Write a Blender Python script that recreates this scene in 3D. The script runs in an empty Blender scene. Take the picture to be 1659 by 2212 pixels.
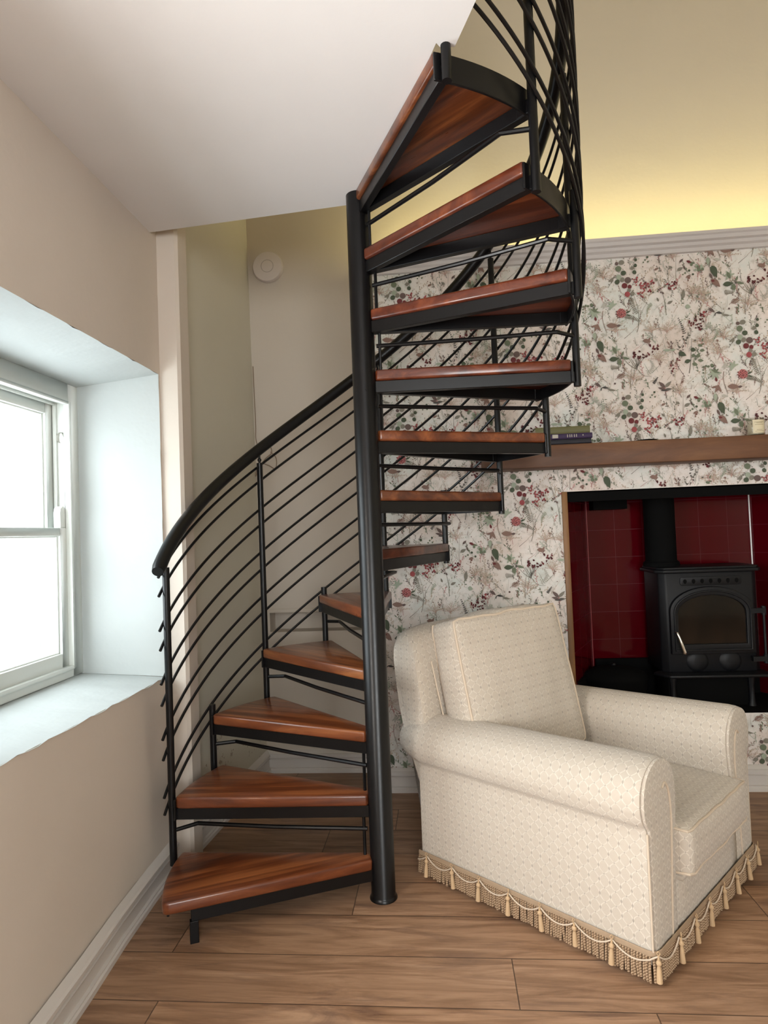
import bpy, bmesh, math, random
from mathutils import Vector, Matrix
PI = math.pi
cos, sin = math.cos, math.sin
random.seed(7)
scene = bpy.context.scene
COL = scene.collection

# ------------------------------------------------------------------ camera
CAM = Vector((0.2571, -2.3483, 1.3115))
YAW, PITCH, ROLL, FPX = -0.0862, 0.0325, -0.0383, 1388.6
fw = Vector((sin(YAW)*cos(PITCH), cos(YAW)*cos(PITCH), sin(PITCH)))
r0 = Vector((cos(YAW), -sin(YAW), 0)); u0 = r0.cross(fw)
rt = r0*cos(ROLL) + u0*sin(ROLL); up = -r0*sin(ROLL) + u0*cos(ROLL)
cam = bpy.data.cameras.new('camera'); cob = bpy.data.objects.new('camera', cam); COL.objects.link(cob)
cob.matrix_world = Matrix(((rt.x, up.x, -fw.x, CAM.x), (rt.y, up.y, -fw.y, CAM.y), (rt.z, up.z, -fw.z, CAM.z), (0, 0, 0, 1)))
cam.sensor_fit = 'HORIZONTAL'; cam.sensor_width = 36; cam.lens = FPX/1659*36; cam.clip_start = .02
scene.camera = cob

# ------------------------------------------------------------------ light
scene.view_settings.view_transform = 'Standard'; scene.view_settings.look = 'None'
scene.view_settings.gamma = 1; scene.view_settings.exposure = 1.0
scene.view_settings.use_curve_mapping = False
wd = bpy.data.worlds.new('sky'); scene.world = wd; wd.use_nodes = True
bg = wd.node_tree.nodes['Background']; bg.inputs[0].default_value = (.86, .95, 1, 1); bg.inputs[1].default_value = 4.3

def portal(loc, rot, sx, sy):
    l = bpy.data.lights.new('window_portal', 'AREA'); l.shape = 'RECTANGLE'; l.size = sx; l.size_y = sy
    l.cycles.is_portal = True
    o = bpy.data.objects.new('window_portal', l); COL.objects.link(o); o.location = loc; o.rotation_euler = rot
def area(loc, rot, sx, sy, power, color, spread=PI):
    l = bpy.data.lights.new('lamp', 'AREA'); l.shape = 'RECTANGLE'; l.size = sx; l.size_y = sy
    l.energy = power; l.color = color; l.spread = spread
    o = bpy.data.objects.new('lamp', l); COL.objects.link(o); o.location = loc; o.rotation_euler = rot
    return o
portal((-1.36, -.385, 1.37), (0, -PI/2, 0), 1.16, 1.14)
# added lights boost daylight at two unseen windows (left beside camera, rear wall)
area((-1.20, -1.95, 1.40), (0, -PI/2, 0), 1.1, .92, 33, (1, .985, .97))
area((1.0, -4.84, 1.6), (PI/2, 0, 0), 1.45, 1.6, 34, (1, .985, .96))
# warm strip light lying on the cornice ledge, shining up the wall
area((2.0, 1.0, 2.745), (PI, 0, 0), 4.0, .03, 11, (1, .86, .33))

# ------------------------------------------------------------------ materials
def lin(c):
    return tuple((x/12.92 if x <= .04045 else ((x+.055)/1.055)**2.4) for x in c)
def rgb(r, g, b): return lin((r/255, g/255, b/255)) + (1,)
def newmat(name, col=(.5, .5, .5, 1), rough=.5, metal=0, spec=.5, coat=0):
    m = bpy.data.materials.new(name); m.use_nodes = True
    b = m.node_tree.nodes['Principled BSDF']
    b.inputs['Base Color'].default_value = col; b.inputs['Roughness'].default_value = rough
    b.inputs['Metallic'].default_value = metal; b.inputs['Specular IOR Level'].default_value = spec
    b.inputs['Coat Weight'].default_value = coat; b.inputs['Coat Roughness'].default_value = .12
    return m
class NT:
    def __init__(s, m): s.t = m.node_tree; s.b = s.t.nodes['Principled BSDF']
    def n(s, typ, **k):
        nd = s.t.nodes.new(typ)
        for a, v in k.items():
            if a.startswith('i_'):
                key = a[2:]; key = int(key) if key.isdigit() else key.replace('_', ' ')
                nd.inputs[key].default_value = v
            else: setattr(nd, a, v)
        return nd
    def l(s, a, b): s.t.links.new(a, b)
    def math(s, op, a, b=None):
        nd = s.n('ShaderNodeMath', operation=op)
        for i, x in enumerate((a, b)):
            if x is None: continue
            if isinstance(x, (int, float)): nd.inputs[i].default_value = x
            else: s.l(x, nd.inputs[i])
        return nd.outputs[0]
    def coords(s, kind='Object', scale=(1, 1, 1), rot=(0, 0, 0)):
        c = s.n('ShaderNodeTexCoord'); mp = s.n('ShaderNodeMapping')
        mp.inputs['Scale'].default_value = scale; mp.inputs['Rotation'].default_value = rot
        s.l(c.outputs[kind], mp.inputs[0]); return mp.outputs[0]
    def noise(s, vec, scale=5, detail=4, rough=.5, dist=0):
        nd = s.n('ShaderNodeTexNoise'); nd.inputs['Scale'].default_value = scale; nd.inputs['Detail'].default_value = detail
        nd.inputs['Roughness'].default_value = rough; nd.inputs['Distortion'].default_value = dist
        s.l(vec, nd.inputs['Vector']); return nd.outputs['Fac']
    def ramp(s, fac, stops, interp='LINEAR'):
        nd = s.n('ShaderNodeValToRGB'); cr = nd.color_ramp; cr.interpolation = interp
        while len(cr.elements) < len(stops): cr.elements.new(.5)
        for e, (p, c) in zip(cr.elements, stops): e.position = p; e.color = c
        s.l(fac, nd.inputs[0]); return nd.outputs[0]
    def mix(s, fac, a, b, mode='MIX'):
        nd = s.n('ShaderNodeMix', data_type='RGBA', blend_type=mode)
        for i, x in ((0, fac), (6, a), (7, b)):
            if isinstance(x, (int, float, tuple)): nd.inputs[i].default_value = x
            else: s.l(x, nd.inputs[i])
        return nd.outputs[2]
    def bump(s, h, strength=.3, dist=.01):
        nd = s.n('ShaderNodeBump'); nd.inputs['Strength'].default_value = strength; nd.inputs['Distance'].default_value = dist
        s.l(h, nd.inputs['Height']); s.l(nd.outputs[0], s.b.inputs['Normal'])
    def color(s, c): s.l(c, s.b.inputs['Base Color'])
    def rough(s, c): s.l(c, s.b.inputs['Roughness'])

def paint(name, col, uneven=.5):
    m = newmat(name, col, .75, spec=.25); t = NT(m); v = t.coords()
    n1 = t.noise(v, 2.3, 5, .55); n2 = t.noise(v, 60, 3, .6)
    c2 = tuple(x*.93 for x in col[:3]) + (1,)
    t.color(t.mix(n1, c2, col)); t.bump(t.math('ADD', t.math('MULTIPLY', n1, uneven*6), t.math('MULTIPLY', n2, .12)), .35, .008)
    return m
M_WALL = paint('wall_paint', (.67, .59, .51, 1))
M_BACKW = paint('back_wall_paint', (.60, .535, .46, 1))
M_REVEAL = paint('reveal_paint', (.52, .55, .54, 1), .8)
M_CEIL = paint('ceiling_paint', (.80, .78, .77, 1), .15)
M_UPPER = paint('upper_wall_paint', (.74, .70, .60, 1), .15)
M_TRIM = newmat('trim_gloss', (.62, .58, .54, 1), .35)
M_CORNICE = newmat('cornice_paint', (.55, .51, .49, 1), .6)
M_WINDOW = newmat('window_gloss', (.74, .76, .72, 1), .35)

def stainwall():
    m = paint('stained_paint', (.62, .58, .48, 1)); t = NT(m); v = t.coords()
    sep = t.n('ShaderNodeSeparateXYZ'); t.l(v, sep.inputs[0])
    low = t.math('LESS_THAN', sep.outputs[2], .42)
    n = t.noise(v, 14, 4, .6)
    f = t.math('MULTIPLY', t.math('MULTIPLY', t.math('GREATER_THAN', n, .62), low), .6)
    src = t.b.inputs['Base Color'].links[0].from_socket
    t.color(t.mix(f, src, (.22, .15, .09, 1)))
    return m
M_STAIN = stainwall()

def wood_floor():
    m = newmat('plank_floor', rough=.42, spec=.4); t = NT(m); c = t.coords()
    sep = t.n('ShaderNodeSeparateXYZ'); t.l(c, sep.inputs[0])
    W, L = .211, 1.38
    rv = t.math('DIVIDE', t.math('ADD', sep.outputs[1], .323), W)
    row = t.math('FLOOR', rv)
    known = {-2: .78, -1: .42, 0: .73, 1: 1.28}
    rr = random.Random(3); stops = []
    lo, hi = -24, 10
    for r_ in range(lo, hi):
        o = known.get(r_, rr.random()*L)/L
        stops.append((((r_ - lo)/(hi-lo)), (o, o, o, 1)))
    wn = t.n('ShaderNodeTexWhiteNoise', noise_dimensions='1D'); t.l(row, wn.inputs['W'])
    off = wn.outputs['Value']
    for r_, o in known.items():       # the boards in view break where the photographed ones do
        eq = t.math('COMPARE', row, float(r_)); eq.node.inputs[2].default_value = .1
        off = t.math('ADD', t.math('MULTIPLY', off, t.math('SUBTRACT', 1.0, eq)), t.math('MULTIPLY', eq, o/L))
    cu = t.math('SUBTRACT', t.math('DIVIDE', sep.outputs[0], L), off)
    colid = t.math('FLOOR', cu)
    cmb = t.n('ShaderNodeCombineXYZ'); t.l(row, cmb.inputs[0]); t.l(colid, cmb.inputs[1])
    wn2 = t.n('ShaderNodeTexWhiteNoise', noise_dimensions='2D'); t.l(cmb.outputs[0], wn2.inputs['Vector'])
    pid = wn2.outputs['Value']
    fv = t.math('FRACT', rv); fu = t.math('FRACT', cu)
    ev = t.math('MINIMUM', fv, t.math('SUBTRACT', 1.0, fv)); eu = t.math('MINIMUM', fu, t.math('SUBTRACT', 1.0, fu))
    gap = t.math('MAXIMUM', t.math('LESS_THAN', ev, .0085), t.math('LESS_THAN', eu, .0013))
    cc = t.n('ShaderNodeCombineXYZ')
    t.l(t.math('ADD', t.math('MULTIPLY', sep.outputs[0], 1.6), t.math('MULTIPLY', pid, 31.0)), cc.inputs[0])
    t.l(t.math('MULTIPLY', sep.outputs[1], 15.0), cc.inputs[1]); t.l(t.math('MULTIPLY', pid, 9.0), cc.inputs[2])
    g1 = t.noise(cc.outputs[0], 1.4, 7, .62, 1.2); 
    cd = t.n('ShaderNodeCombineXYZ')
    t.l(t.math('ADD', t.math('MULTIPLY', sep.outputs[0], 3), t.math('MULTIPLY', pid, 17.0)), cd.inputs[0])
    t.l(t.math('MULTIPLY', sep.outputs[1], 90.0), cd.inputs[1])
    g2 = t.noise(cd.outputs[0], 2.2, 4, .6)
    col = t.ramp(g1, [(.25, rgb(112, 84, 64)), (.42, rgb(148, 116, 90)), (.55, rgb(172, 138, 110)), (.75, rgb(194, 161, 132))])
    col = t.mix(t.math('MULTIPLY', g2, .45), col, rgb(104, 74, 54))
    ce = t.n('ShaderNodeCombineXYZ'); t.l(t.math('ADD', sep.outputs[0], t.math('MULTIPLY', pid, 7.0)), ce.inputs[0]); t.l(t.math('MULTIPLY', sep.outputs[1], 5.0), ce.inputs[1])
    g3 = t.noise(ce.outputs[0], 2.6, 5, .65, .8)
    col = t.mix(t.ramp(g3, [(.52, (0, 0, 0, 1)), (.72, (.62, .62, .62, 1))]), col, rgb(92, 70, 62))
    tint = t.ramp(pid, [(0, (.80, .77, .76, 1)), (.5, (1, .97, .95, 1)), (1, (1.12, 1.06, 1.0, 1))])
    col = t.mix(1.0, col, tint, 'MULTIPLY')
    col = t.mix(t.math('MULTIPLY', gap, .75), col, rgb(45, 30, 22))
    t.color(col); t.rough(t.math('ADD', t.math('MULTIPLY', g2, .2), .33))
    t.bump(t.math('SUBTRACT', t.math('MULTIPLY', g2, .25), gap), .35, .002)
    return m
M_FLOOR = wood_floor()

def wood(name, dark, mid, light, along='X', scale=1, rough=.35, coat=0, seed=True):
    m = newmat(name, rough=rough, coat=coat); t = NT(m)
    sc = {'X': (1.2, 14, 9), 'Y': (14, 1.2, 9), 'Z': (12, 12, 1.2)}[along]
    v = t.coords(scale=tuple(x*scale for x in sc))
    if seed:
        oi = t.n('ShaderNodeObjectInfo'); a = t.n('ShaderNodeVectorMath', operation='ADD')
        cb = t.n('ShaderNodeCombineXYZ'); r_ = t.math('MULTIPLY', oi.outputs['Random'], 40.0)
        t.l(r_, cb.inputs[0]); t.l(r_, cb.inputs[2]); t.l(v, a.inputs[0]); t.l(cb.outputs[0], a.inputs[1]); v = a.outputs[0]
    n1 = t.noise(v, 1.3, 6, .6, 1.0); n2 = t.noise(v, 6, 4, .6, .3)
    col = t.ramp(n1, [(.28, dark), (.5, mid), (.72, light)])
    col = t.mix(t.math('MULTIPLY', n2, .4), col, dark)
    if seed: col = t.mix(1.0, col, oi.outputs['Color'], 'MULTIPLY')      # object tint; on treads it mixes timber tone and painted shade
    t.color(col); t.bump(n2, .08, .002); t.rough(t.math('ADD', t.math('MULTIPLY', n2, .18), rough-.08))
    return m
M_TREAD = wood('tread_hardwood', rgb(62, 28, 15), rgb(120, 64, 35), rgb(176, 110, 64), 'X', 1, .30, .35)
M_OAK = wood('mantel_oak', rgb(70, 42, 22), rgb(104, 66, 38), rgb(132, 90, 54), 'X', .8, .55)
M_OAKV = wood('oak_upright', rgb(98, 66, 34), rgb(140, 98, 54), rgb(162, 120, 72), 'Z', .8, .5)
def blacksteel():
    m = newmat('black_steel', (.0042, .0040, .0044, 1), .30, 0, .33); t = NT(m); v = t.coords()
    n = t.noise(v, 40, 3, .6); t.rough(t.math('ADD', t.math('MULTIPLY', n, .14), .24)); t.bump(n, .05, .001); return m
M_BLACK = blacksteel()
M_WELD = newmat('welded_steel', (.018, .018, .016, 1), .5)
M_IRON = newmat('stove_iron', (.0035, .0038, .005, 1), .48, spec=.3)
_t = NT(M_IRON); _t.bump(_t.noise(_t.coords(), 180, 3, .6), .12, .001)
M_SOOT = newmat('soot_black', (.003, .003, .003, 1), .85, spec=.1)
M_CHROME = newmat('chrome', (.75, .74, .70, 1), .12, 1)
M_SGLASS = newmat('stove_glass', (.014, .009, .006, 1), .08, spec=.5)
_t = NT(M_SGLASS); _t.color(_t.ramp(_t.noise(_t.coords(scale=(6, 6, 2.5)), 2, 4, .6, .6), [(.4, (.006, .005, .004, 1)), (.78, (.014, .009, .006, 1))]))

def redtile():
    m = newmat('red_tile', rough=.09, spec=.3); t = NT(m); c = t.coords('UV')
    sep = t.n('ShaderNodeSeparateXYZ'); t.l(c, sep.inputs[0]); e = []
    for i in (0, 1):
        f = t.math('FRACT', t.math('DIVIDE', sep.outputs[i], .152)); e.append(t.math('MINIMUM', f, t.math('SUBTRACT', 1.0, f)))
    g = t.math('LESS_THAN', t.math('MINIMUM', e[0], e[1]), .009)
    t.color(t.mix(g, (.075, .001, .004, 1), (.085, .004, .010, 1))); t.rough(t.math('ADD', t.math('MULTIPLY', g, .4), .09))
    t.bump(t.math('SUBTRACT', 1.0, g), .25, .001); return m
M_TILE = redtile()

def fabric(name, base, weave, dot, pw=.034, ph=.042):
    m = newmat(name, rough=.72, spec=.25); t = NT(m); c = t.coords('UV')
    m.node_tree.nodes['Principled BSDF'].inputs['Sheen Weight'].default_value = .25
    sep = t.n('ShaderNodeSeparateXYZ'); t.l(c, sep.inputs[0])
    U = t.math('DIVIDE', sep.outputs[0], pw); V = t.math('DIVIDE', sep.outputs[1], ph)
    # fish-scale trellis: curved diagonals of a staggered lattice
    wob = t.math('MULTIPLY', t.math('SINE', t.math('MULTIPLY', V, 2*PI)), .10)
    a = t.math('ADD', t.math('ADD', U, V), wob); b = t.math('SUBTRACT', t.math('SUBTRACT', U, V), wob)
    def edge(x):
        f = t.math('FRACT', x); return t.math('MINIMUM', f, t.math('SUBTRACT', 1.0, f))
    ea, eb = edge(a), edge(b)
    line = t.math('LESS_THAN', t.math('MINIMUM', ea, eb), .065)
    near = t.math('MAXIMUM', ea, eb)
    dt = t.math('LESS_THAN', near, .085)
    fa = t.math('FRACT', a); fb = t.math('FRACT', b)
    scale_h = t.math('MULTIPLY', t.math('ADD', fa, t.math('SUBTRACT', 1.0, fb)), .5)
    nz = t.noise(c, 900, 2, .5)
    col = t.mix(line, base, weave); col = t.mix(t.math('MULTIPLY', dt, .55), col, dot)
    col = t.mix(t.math('MULTIPLY', nz, .18), col, tuple(x*.75 for x in base[:3])+(1,))
    t.color(col)
    hgt = t.math('ADD', t.math('ADD', t.math('MULTIPLY', line, .7), t.math('MULTIPLY', scale_h, .9)), t.math('MULTIPLY', nz, .25))
    t.bump(t.math('SUBTRACT', hgt, t.math('MULTIPLY', dt, .4)), .8, .005)
    return m
FCREAM = (.60, .525, .435, 1)
M_FAB = fabric('cream_fabric', FCREAM, (.76, .69, .59, 1), (.20, .14, .10, 1))
M_PIPE = newmat('cream_piping', (.66, .55, .43, 1), .7, spec=.2)
M_FRINGE = newmat('fringe_cord', rough=.75, spec=.2)
_t = NT(M_FRINGE); _c = _t.coords()
_w = _t.n('ShaderNodeTexWave', wave_type='BANDS', bands_direction='DIAGONAL'); _w.inputs['Scale'].default_value = 75; _t.l(_c, _w.inputs[0])
_t.color(_t.mix(_w.outputs['Fac'], (.19, .11, .06, 1), (.52, .38, .25, 1)))
M_TASSEL = newmat('tassel_thread', (.60, .42, .25, 1), .7, spec=.2)
M_WHITEP = newmat('white_plastic', (.62, .56, .54, 1), .5)
M_GREYP = newmat('grey_plastic', (.33, .30, .29, 1), .5)

def glassmat(name, tint=(1, 1, 1, 1), refl=.06):
    m = bpy.data.materials.new(name); m.use_nodes = True; t = m.node_tree; t.nodes.clear()
    o = t.nodes.new('ShaderNodeOutputMaterial'); mx = t.nodes.new('ShaderNodeMixShader'); tr = t.nodes.new('ShaderNodeBsdfTransparent')
    gl = t.nodes.new('ShaderNodeBsdfGlossy'); gl.inputs['Roughness'].default_value = .02; tr.inputs[0].default_value = tint
    mx.inputs[0].default_value = refl
    t.links.new(tr.outputs[0], mx.inputs[1]); t.links.new(gl.outputs[0], mx.inputs[2]); t.links.new(mx.outputs[0], o.inputs[0]); return m
M_GLASS = glassmat('pane_glass')
M_JAR = glassmat('jar_glass', (.93, .93, .9, 1), .1)

# ------------------------------------------------------------------ mesh helpers
class MB:
    """collects shapes, builds ONE mesh object"""
    def __init__(s): s.v = []; s.f = []; s.m = []; s.uv = []
    def face(s, idx, mi=0, uv=None): s.f.append(tuple(idx)); s.m.append(mi); s.uv.append(uv)
    def add(s, vs, fs, mi=0, uvs=None):
        o = len(s.v); s.v += [tuple(p) for p in vs]
        for k, f in enumerate(fs): s.face([i+o for i in f], mi, uvs[k] if uvs else None)
        return s
    def box(s, x0, x1, y0, y1, z0, z1, mi=0, M=None):
        vs = [Vector((x, y, z)) for z in (z0, z1) for y in (y0, y1) for x in (x0, x1)]
        if M: vs = [M @ p for p in vs]
        return s.add(vs, [(0, 2, 3, 1), (4, 5, 7, 6), (0, 1, 5, 4), (2, 6, 7, 3), (0, 4, 6, 2), (1, 3, 7, 5)], mi)
    def hexa(s, b, t, mi=0):
        """box from 4 bottom and 4 top points, counter-clockwise from above"""
        return s.add(list(b)+list(t), [(3, 2, 1, 0), (4, 5, 6, 7), (0, 1, 5, 4), (1, 2, 6, 5), (2, 3, 7, 6), (3, 0, 4, 7)], mi)
    def prism(s, poly, a0, a1, axis='z', mi=0):
        """extrude 2-D polygon; axis z: (x,y), axis y: (x,z), axis x: (y,z)"""
        def P(p, a):
            return {'z': (p[0], p[1], a), 'y': (p[0], a, p[1]), 'x': (a, p[0], p[1])}[axis]
        n = len(poly); vs = [P(p, a0) for p in poly] + [P(p, a1) for p in poly]
        fs = [tuple(range(n-1, -1, -1)), tuple(range(n, 2*n))] + [(i, (i+1) % n, n+(i+1) % n, n+i) for i in range(n)]
        return s.add(vs, fs, mi)
    def tube(s, pts, r, n=8, mi=0, cap=True, closed=False):
        pts = [Vector(p) for p in pts]; N = len(pts); o = len(s.v)
        rs = r if isinstance(r, (list, tuple)) else [r]*N
        ref = None
        for i, p in enumerate(pts):
            if closed: d = pts[(i+1) % N]-pts[i-1]
            else: d = pts[min(i+1, N-1)]-pts[max(i-1, 0)]
            d.normalize()
            if ref is None:
                ref = Vector((0, 0, 1)) if abs(d.z) < .9 else Vector((1, 0, 0))
            a = d.cross(ref); 
            if a.length < 1e-6: a = d.orthogonal()
            a.normalize(); b = a.cross(d).normalized(); ref = b
            for k in range(n):
                t = 2*PI*k/n; s.v.append(tuple(p + (a*cos(t)+b*sin(t))*rs[i]))
        seg = N if closed else N-1
        for i in range(seg):
            i2 = (i+1) % N
            for k in range(n):
                k2 = (k+1) % n; s.face((o+i*n+k, o+i*n+k2, o+i2*n+k2, o+i2*n+k))
                s.m[-1] = mi
        if cap and not closed:
            s.face([o+k for k in range(n-1, -1, -1)], mi); s.face([o+(N-1)*n+k for k in range(n)], mi)
        return s
    def lathe(s, prof, c=(0, 0, 0), n=24, mi=0, axis='z'):
        o = len(s.v); N = len(prof)
        for r, z in prof:
            for k in range(n):
                t = 2*PI*k/n; a, b = r*cos(t), r*sin(t)
                s.v.append({'z': (c[0]+a, c[1]+b, c[2]+z), 'y': (c[0]+a, c[1]-z, c[2]+b), 'x': (c[0]+z, c[1]+a, c[2]+b)}[axis])
        for i in range(N-1):
            for k in range(n):
                k2 = (k+1) % n; s.face((o+i*n+k, o+i*n+k2, o+(i+1)*n+k2, o+(i+1)*n+k), mi)
        if prof[0][0] > 1e-5: s.face([o+k for k in range(n-1, -1, -1)], mi)
        if prof[-1][0] > 1e-5: s.face([o+(N-1)*n+k for k in range(n)], mi)
        return s
    def grid(s, P, nu, nv, mi=0, uv=None, flip=False):
        """P(i,j)->point"""
        o = len(s.v)
        for j in range(nv+1):
            for i in range(nu+1): s.v.append(tuple(P(i/nu, j/nv)))
        for j in range(nv):
            for i in range(nu):
                a = o+j*(nu+1)+i; f = (a, a+1, a+nu+2, a+nu+1)
                q = [(i/nu, j/nv), ((i+1)/nu, j/nv), ((i+1)/nu, (j+1)/nv), (i/nu, (j+1)/nv)]
                if flip: f = f[::-1]; q = q[::-1]
                s.face(f, mi, [uv(*c) for c in q] if uv else None)
        return s
    def build(s, name, mats, parent=None, smooth=35, boxuv=False, bevel=0, seg=2, kind=None, label=None, loc=None, subsurf=0):
        me = bpy.data.meshes.new(name); me.from_pydata(s.v, [], s.f)
        if not isinstance(mats, (list, tuple)): mats = [mats]
        for m in mats: me.materials.append(m)
        for p, mi in zip(me.polygons, s.m): p.material_index = mi
        if boxuv or any(u is not None for u in s.uv):
            ul = me.uv_layers.new(name='UVMap')
            for p, q in zip(me.polygons, s.uv):
                if q:
                    for li, c in zip(p.loop_indices, q): ul.data[li].uv = c
                else:
                    nx, ny, nz = (abs(x) for x in p.normal)
                    for li in p.loop_indices:
                        c = me.vertices[me.loops[li].vertex_index].co
                        ul.data[li].uv = (c.y, c.z) if nx >= ny and nx >= nz else ((c.x, c.z) if ny >= nz else (c.x, c.y))
        if bevel:
            bm = bmesh.new(); bm.from_mesh(me)
            bmesh.ops.remove_doubles(bm, verts=bm.verts, dist=1e-6)
            ed = [e for e in bm.edges if len(e.link_faces) == 2 and e.calc_face_angle() > .6]
            bmesh.ops.bevel(bm, geom=ed, offset=bevel, segments=seg, affect='EDGES', profile=.5, clamp_overlap=True)
            bm.to_mesh(me); bm.free()
        if smooth:
            me.shade_smooth(); me.set_sharp_from_angle(angle=math.radians(smooth))
        me.update()
        o = bpy.data.objects.new(name, me); COL.objects.link(o)
        if parent: o.parent = parent
        if kind: o['kind'] = kind
        if label: o['label'] = label
        if loc: o.location = loc
        if subsurf:
            md = o.modifiers.new('subsurf', 'SUBSURF'); md.levels = md.render_levels = subsurf
        return o
def tag(o, label, cat, group=None):
    o['label'] = label; o['category'] = cat
    if group: o['group'] = group
    return o
def empty(name, loc=(0, 0, 0), rz=0, parent=None):
    o = bpy.data.objects.new(name, None); COL.objects.link(o); o.location = loc; o.rotation_euler = (0, 0, rz)
    o.empty_display_size = .1
    if parent: o.parent = parent
    return o
def dup(o, parent, loc=None, rot=None):
    c = o.copy(); COL.objects.link(c); c.parent = parent
    if loc is not None: c.location = loc
    if rot is not None: c.rotation_euler = rot
    for ch in list(o.children): dup(ch, c)
    return c
def ST(mb, name, mat, **k): return mb.build(name, mat, kind='structure', **k)

# ------------------------------------------------------------------ the room
UW = -.872            # inner face of the window wall
FO = (.899, 2.136, .368, 1.483)     # fireplace opening u0,u1,z0,z1
BR, BT = 4.3, 2.69
VB, VR = .954, 1.23   # papered chimney breast, recessed wall behind the stair
SLAB = 2.572
ST(MB().box(-1.6, 4.4, -5.0, 1.6, -.06, 0), 'floor', M_FLOOR, smooth=0)

def wall_u(v, z):     # the old wall swells inwards towards its foot
    t = max(0, min(1, 1 - z/.74)); base = UW
    foot = -.868 + max(0, .15 - v)*.055 if v > -1.2 else -.868+.0743
    return base + (foot-base)*t + .004*sin(v*7+z*3)*(0 if z > .7 else 1)
WV0, WV1, WZ0, WZ1 = -.96, .19, .764, 2.0
UO = -1.30
def build_window_wall():
    m = MB()
    def panel(v0, v1, z0, z1, nu, nv):
        m.grid(lambda a, b: (wall_u(v0+(v1-v0)*a, z0+(z1-z0)*b), v0+(v1-v0)*a, z0+(z1-z0)*b), nu, nv, 0, flip=False)
    panel(-4.8, -2.45, 0, SLAB, 16, 16); panel(-1.45, WV0, 0, SLAB, 4, 16); panel(-2.45, -1.45, 0, WZ0, 8, 10); panel(-2.45, -1.45, WZ1, SLAB, 2, 2)
    m.box(-1.34, UW-.002, -2.45-.02, -2.45, WZ0, WZ1); m.box(-1.34, UW-.002, -1.45, -1.43, WZ0, WZ1); m.box(-1.34, UW-.002, -2.45, -1.45, WZ0-.02, WZ0); m.box(-1.34, UW-.002, -2.45, -1.45, WZ1, WZ1+.02); panel(WV0, WV1, 0, WZ0, 20, 10); panel(WV0, WV1, WZ1, SLAB, 4, 4)
    panel(WV1, .215, 0, SLAB, 1, 16)
    # upper storey part and outer skin
    m.box(-1.34, UW, -4.8, .215, SLAB, 4.8)
    m.box(-1.44, -1.34, -4.8, -2.45, -.05, 4.8); m.box(-1.44, -1.34, -1.45, WV0, -.05, 4.8); m.box(-1.44, -1.34, -2.45, -1.45, -.05, WZ0); m.box(-1.44, -1.34, -2.45, -1.45, WZ1, 4.8); m.box(-1.44, -1.34, WV1-.015, .4, -.05, 4.8)
    m.box(-1.44, -1.34, WV0, WV1, -.05, .775); m.box(-1.44, -1.34, WV0, WV1, 1.97, 4.8)
    ST(m, 'wall_left', M_WALL)
build_window_wall()

def irr(i, a=.003): return a*sin(i*1.7)+a*.6*sin(i*4.1+1)
def reveal():
    m = MB(); n = 26
    # far jamb, head, sill, near jamb as gently uneven skins running from wall face to window frame
    fu = -1.345
    m.grid(lambda a, b: (UW+(fu-UW)*b, WV1+(-.012)*b+irr(a*14, .002)*(1-b), WZ0+(WZ1-WZ0)*a + (.03*(1-a)-.05*a)*b), n, 6, 0, flip=True)
    m.grid(lambda a, b: (UW+(fu-UW)*b, WV0+irr(a*12, .002), WZ0+(WZ1-WZ0)*a + (.03*(1-a)-.05*a)*b), n, 4, 0)
    m.grid(lambda a, b: (UW+(fu-UW)*b, WV0+(WV1-WV0)*a, WZ1-.05*b+irr(a*22, .0022)*(1-b)), n, 5, 0, flip=True)
    m.grid(lambda a, b: (UW+.004*(1-b)+(fu-UW)*b, WV0+(WV1-WV0)*a, WZ0+.03*b+irr(a*25, .0025)*(1-b)), n, 5, 0)
    ST(m, 'trim_1', M_REVEAL, smooth=50)
reveal()

# return stub, angled wall and recessed wall behind the stair
SU = -.792
ST(MB().prism([(-1.34, .215), (UW-.01, .203), (SU-.004, .200), (SU+.008, .212), (SU+.008, .30), (-.835, .31), (-.83, .42), (-1.34, .42)], 0, 4.8), 'wall_stub', M_WALL)
ST(MB().hexa([(-1.1, .30, 0), (-.835, .30, 0), (-.762, 1.23, 0), (-1.1, 1.23, 0)], [(-1.1, .30, 4.8), (-.855, .30, 4.8), (-.80, 1.23, 4.8), (-1.1, 1.23, 4.8)]), 'wall_corner', M_STAIN)
def recess_wall():
    m = MB(); B = VB-.15
    nz0, nz1 = .776, .884; nl = -.722; nr = -.06
    m.box(-1.1, 4.3, VR+.12, VR+.25, BT-.05, 4.8); m.box(-1.1, .7, VR+.12, VR+.25, -.05, BT-.05)
    m.box(-1.1, nr, VR, VR+.12, nz1, BT); m.box(-1.1, 4.3, VR, VR+.12, BT, 4.8); m.box(-1.1, nr, VR, VR+.12, -.05, nz0); m.box(-1.1, nl, VR, VR+.12, nz0, nz1)
    ST(m, 'wall_recess', M_BACKW, smooth=0)
recess_wall()
ST(MB().box(-.722, -.06, VR-.012, VR, .884, .906), 'trim_2', M_BACKW, bevel=.003)
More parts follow.
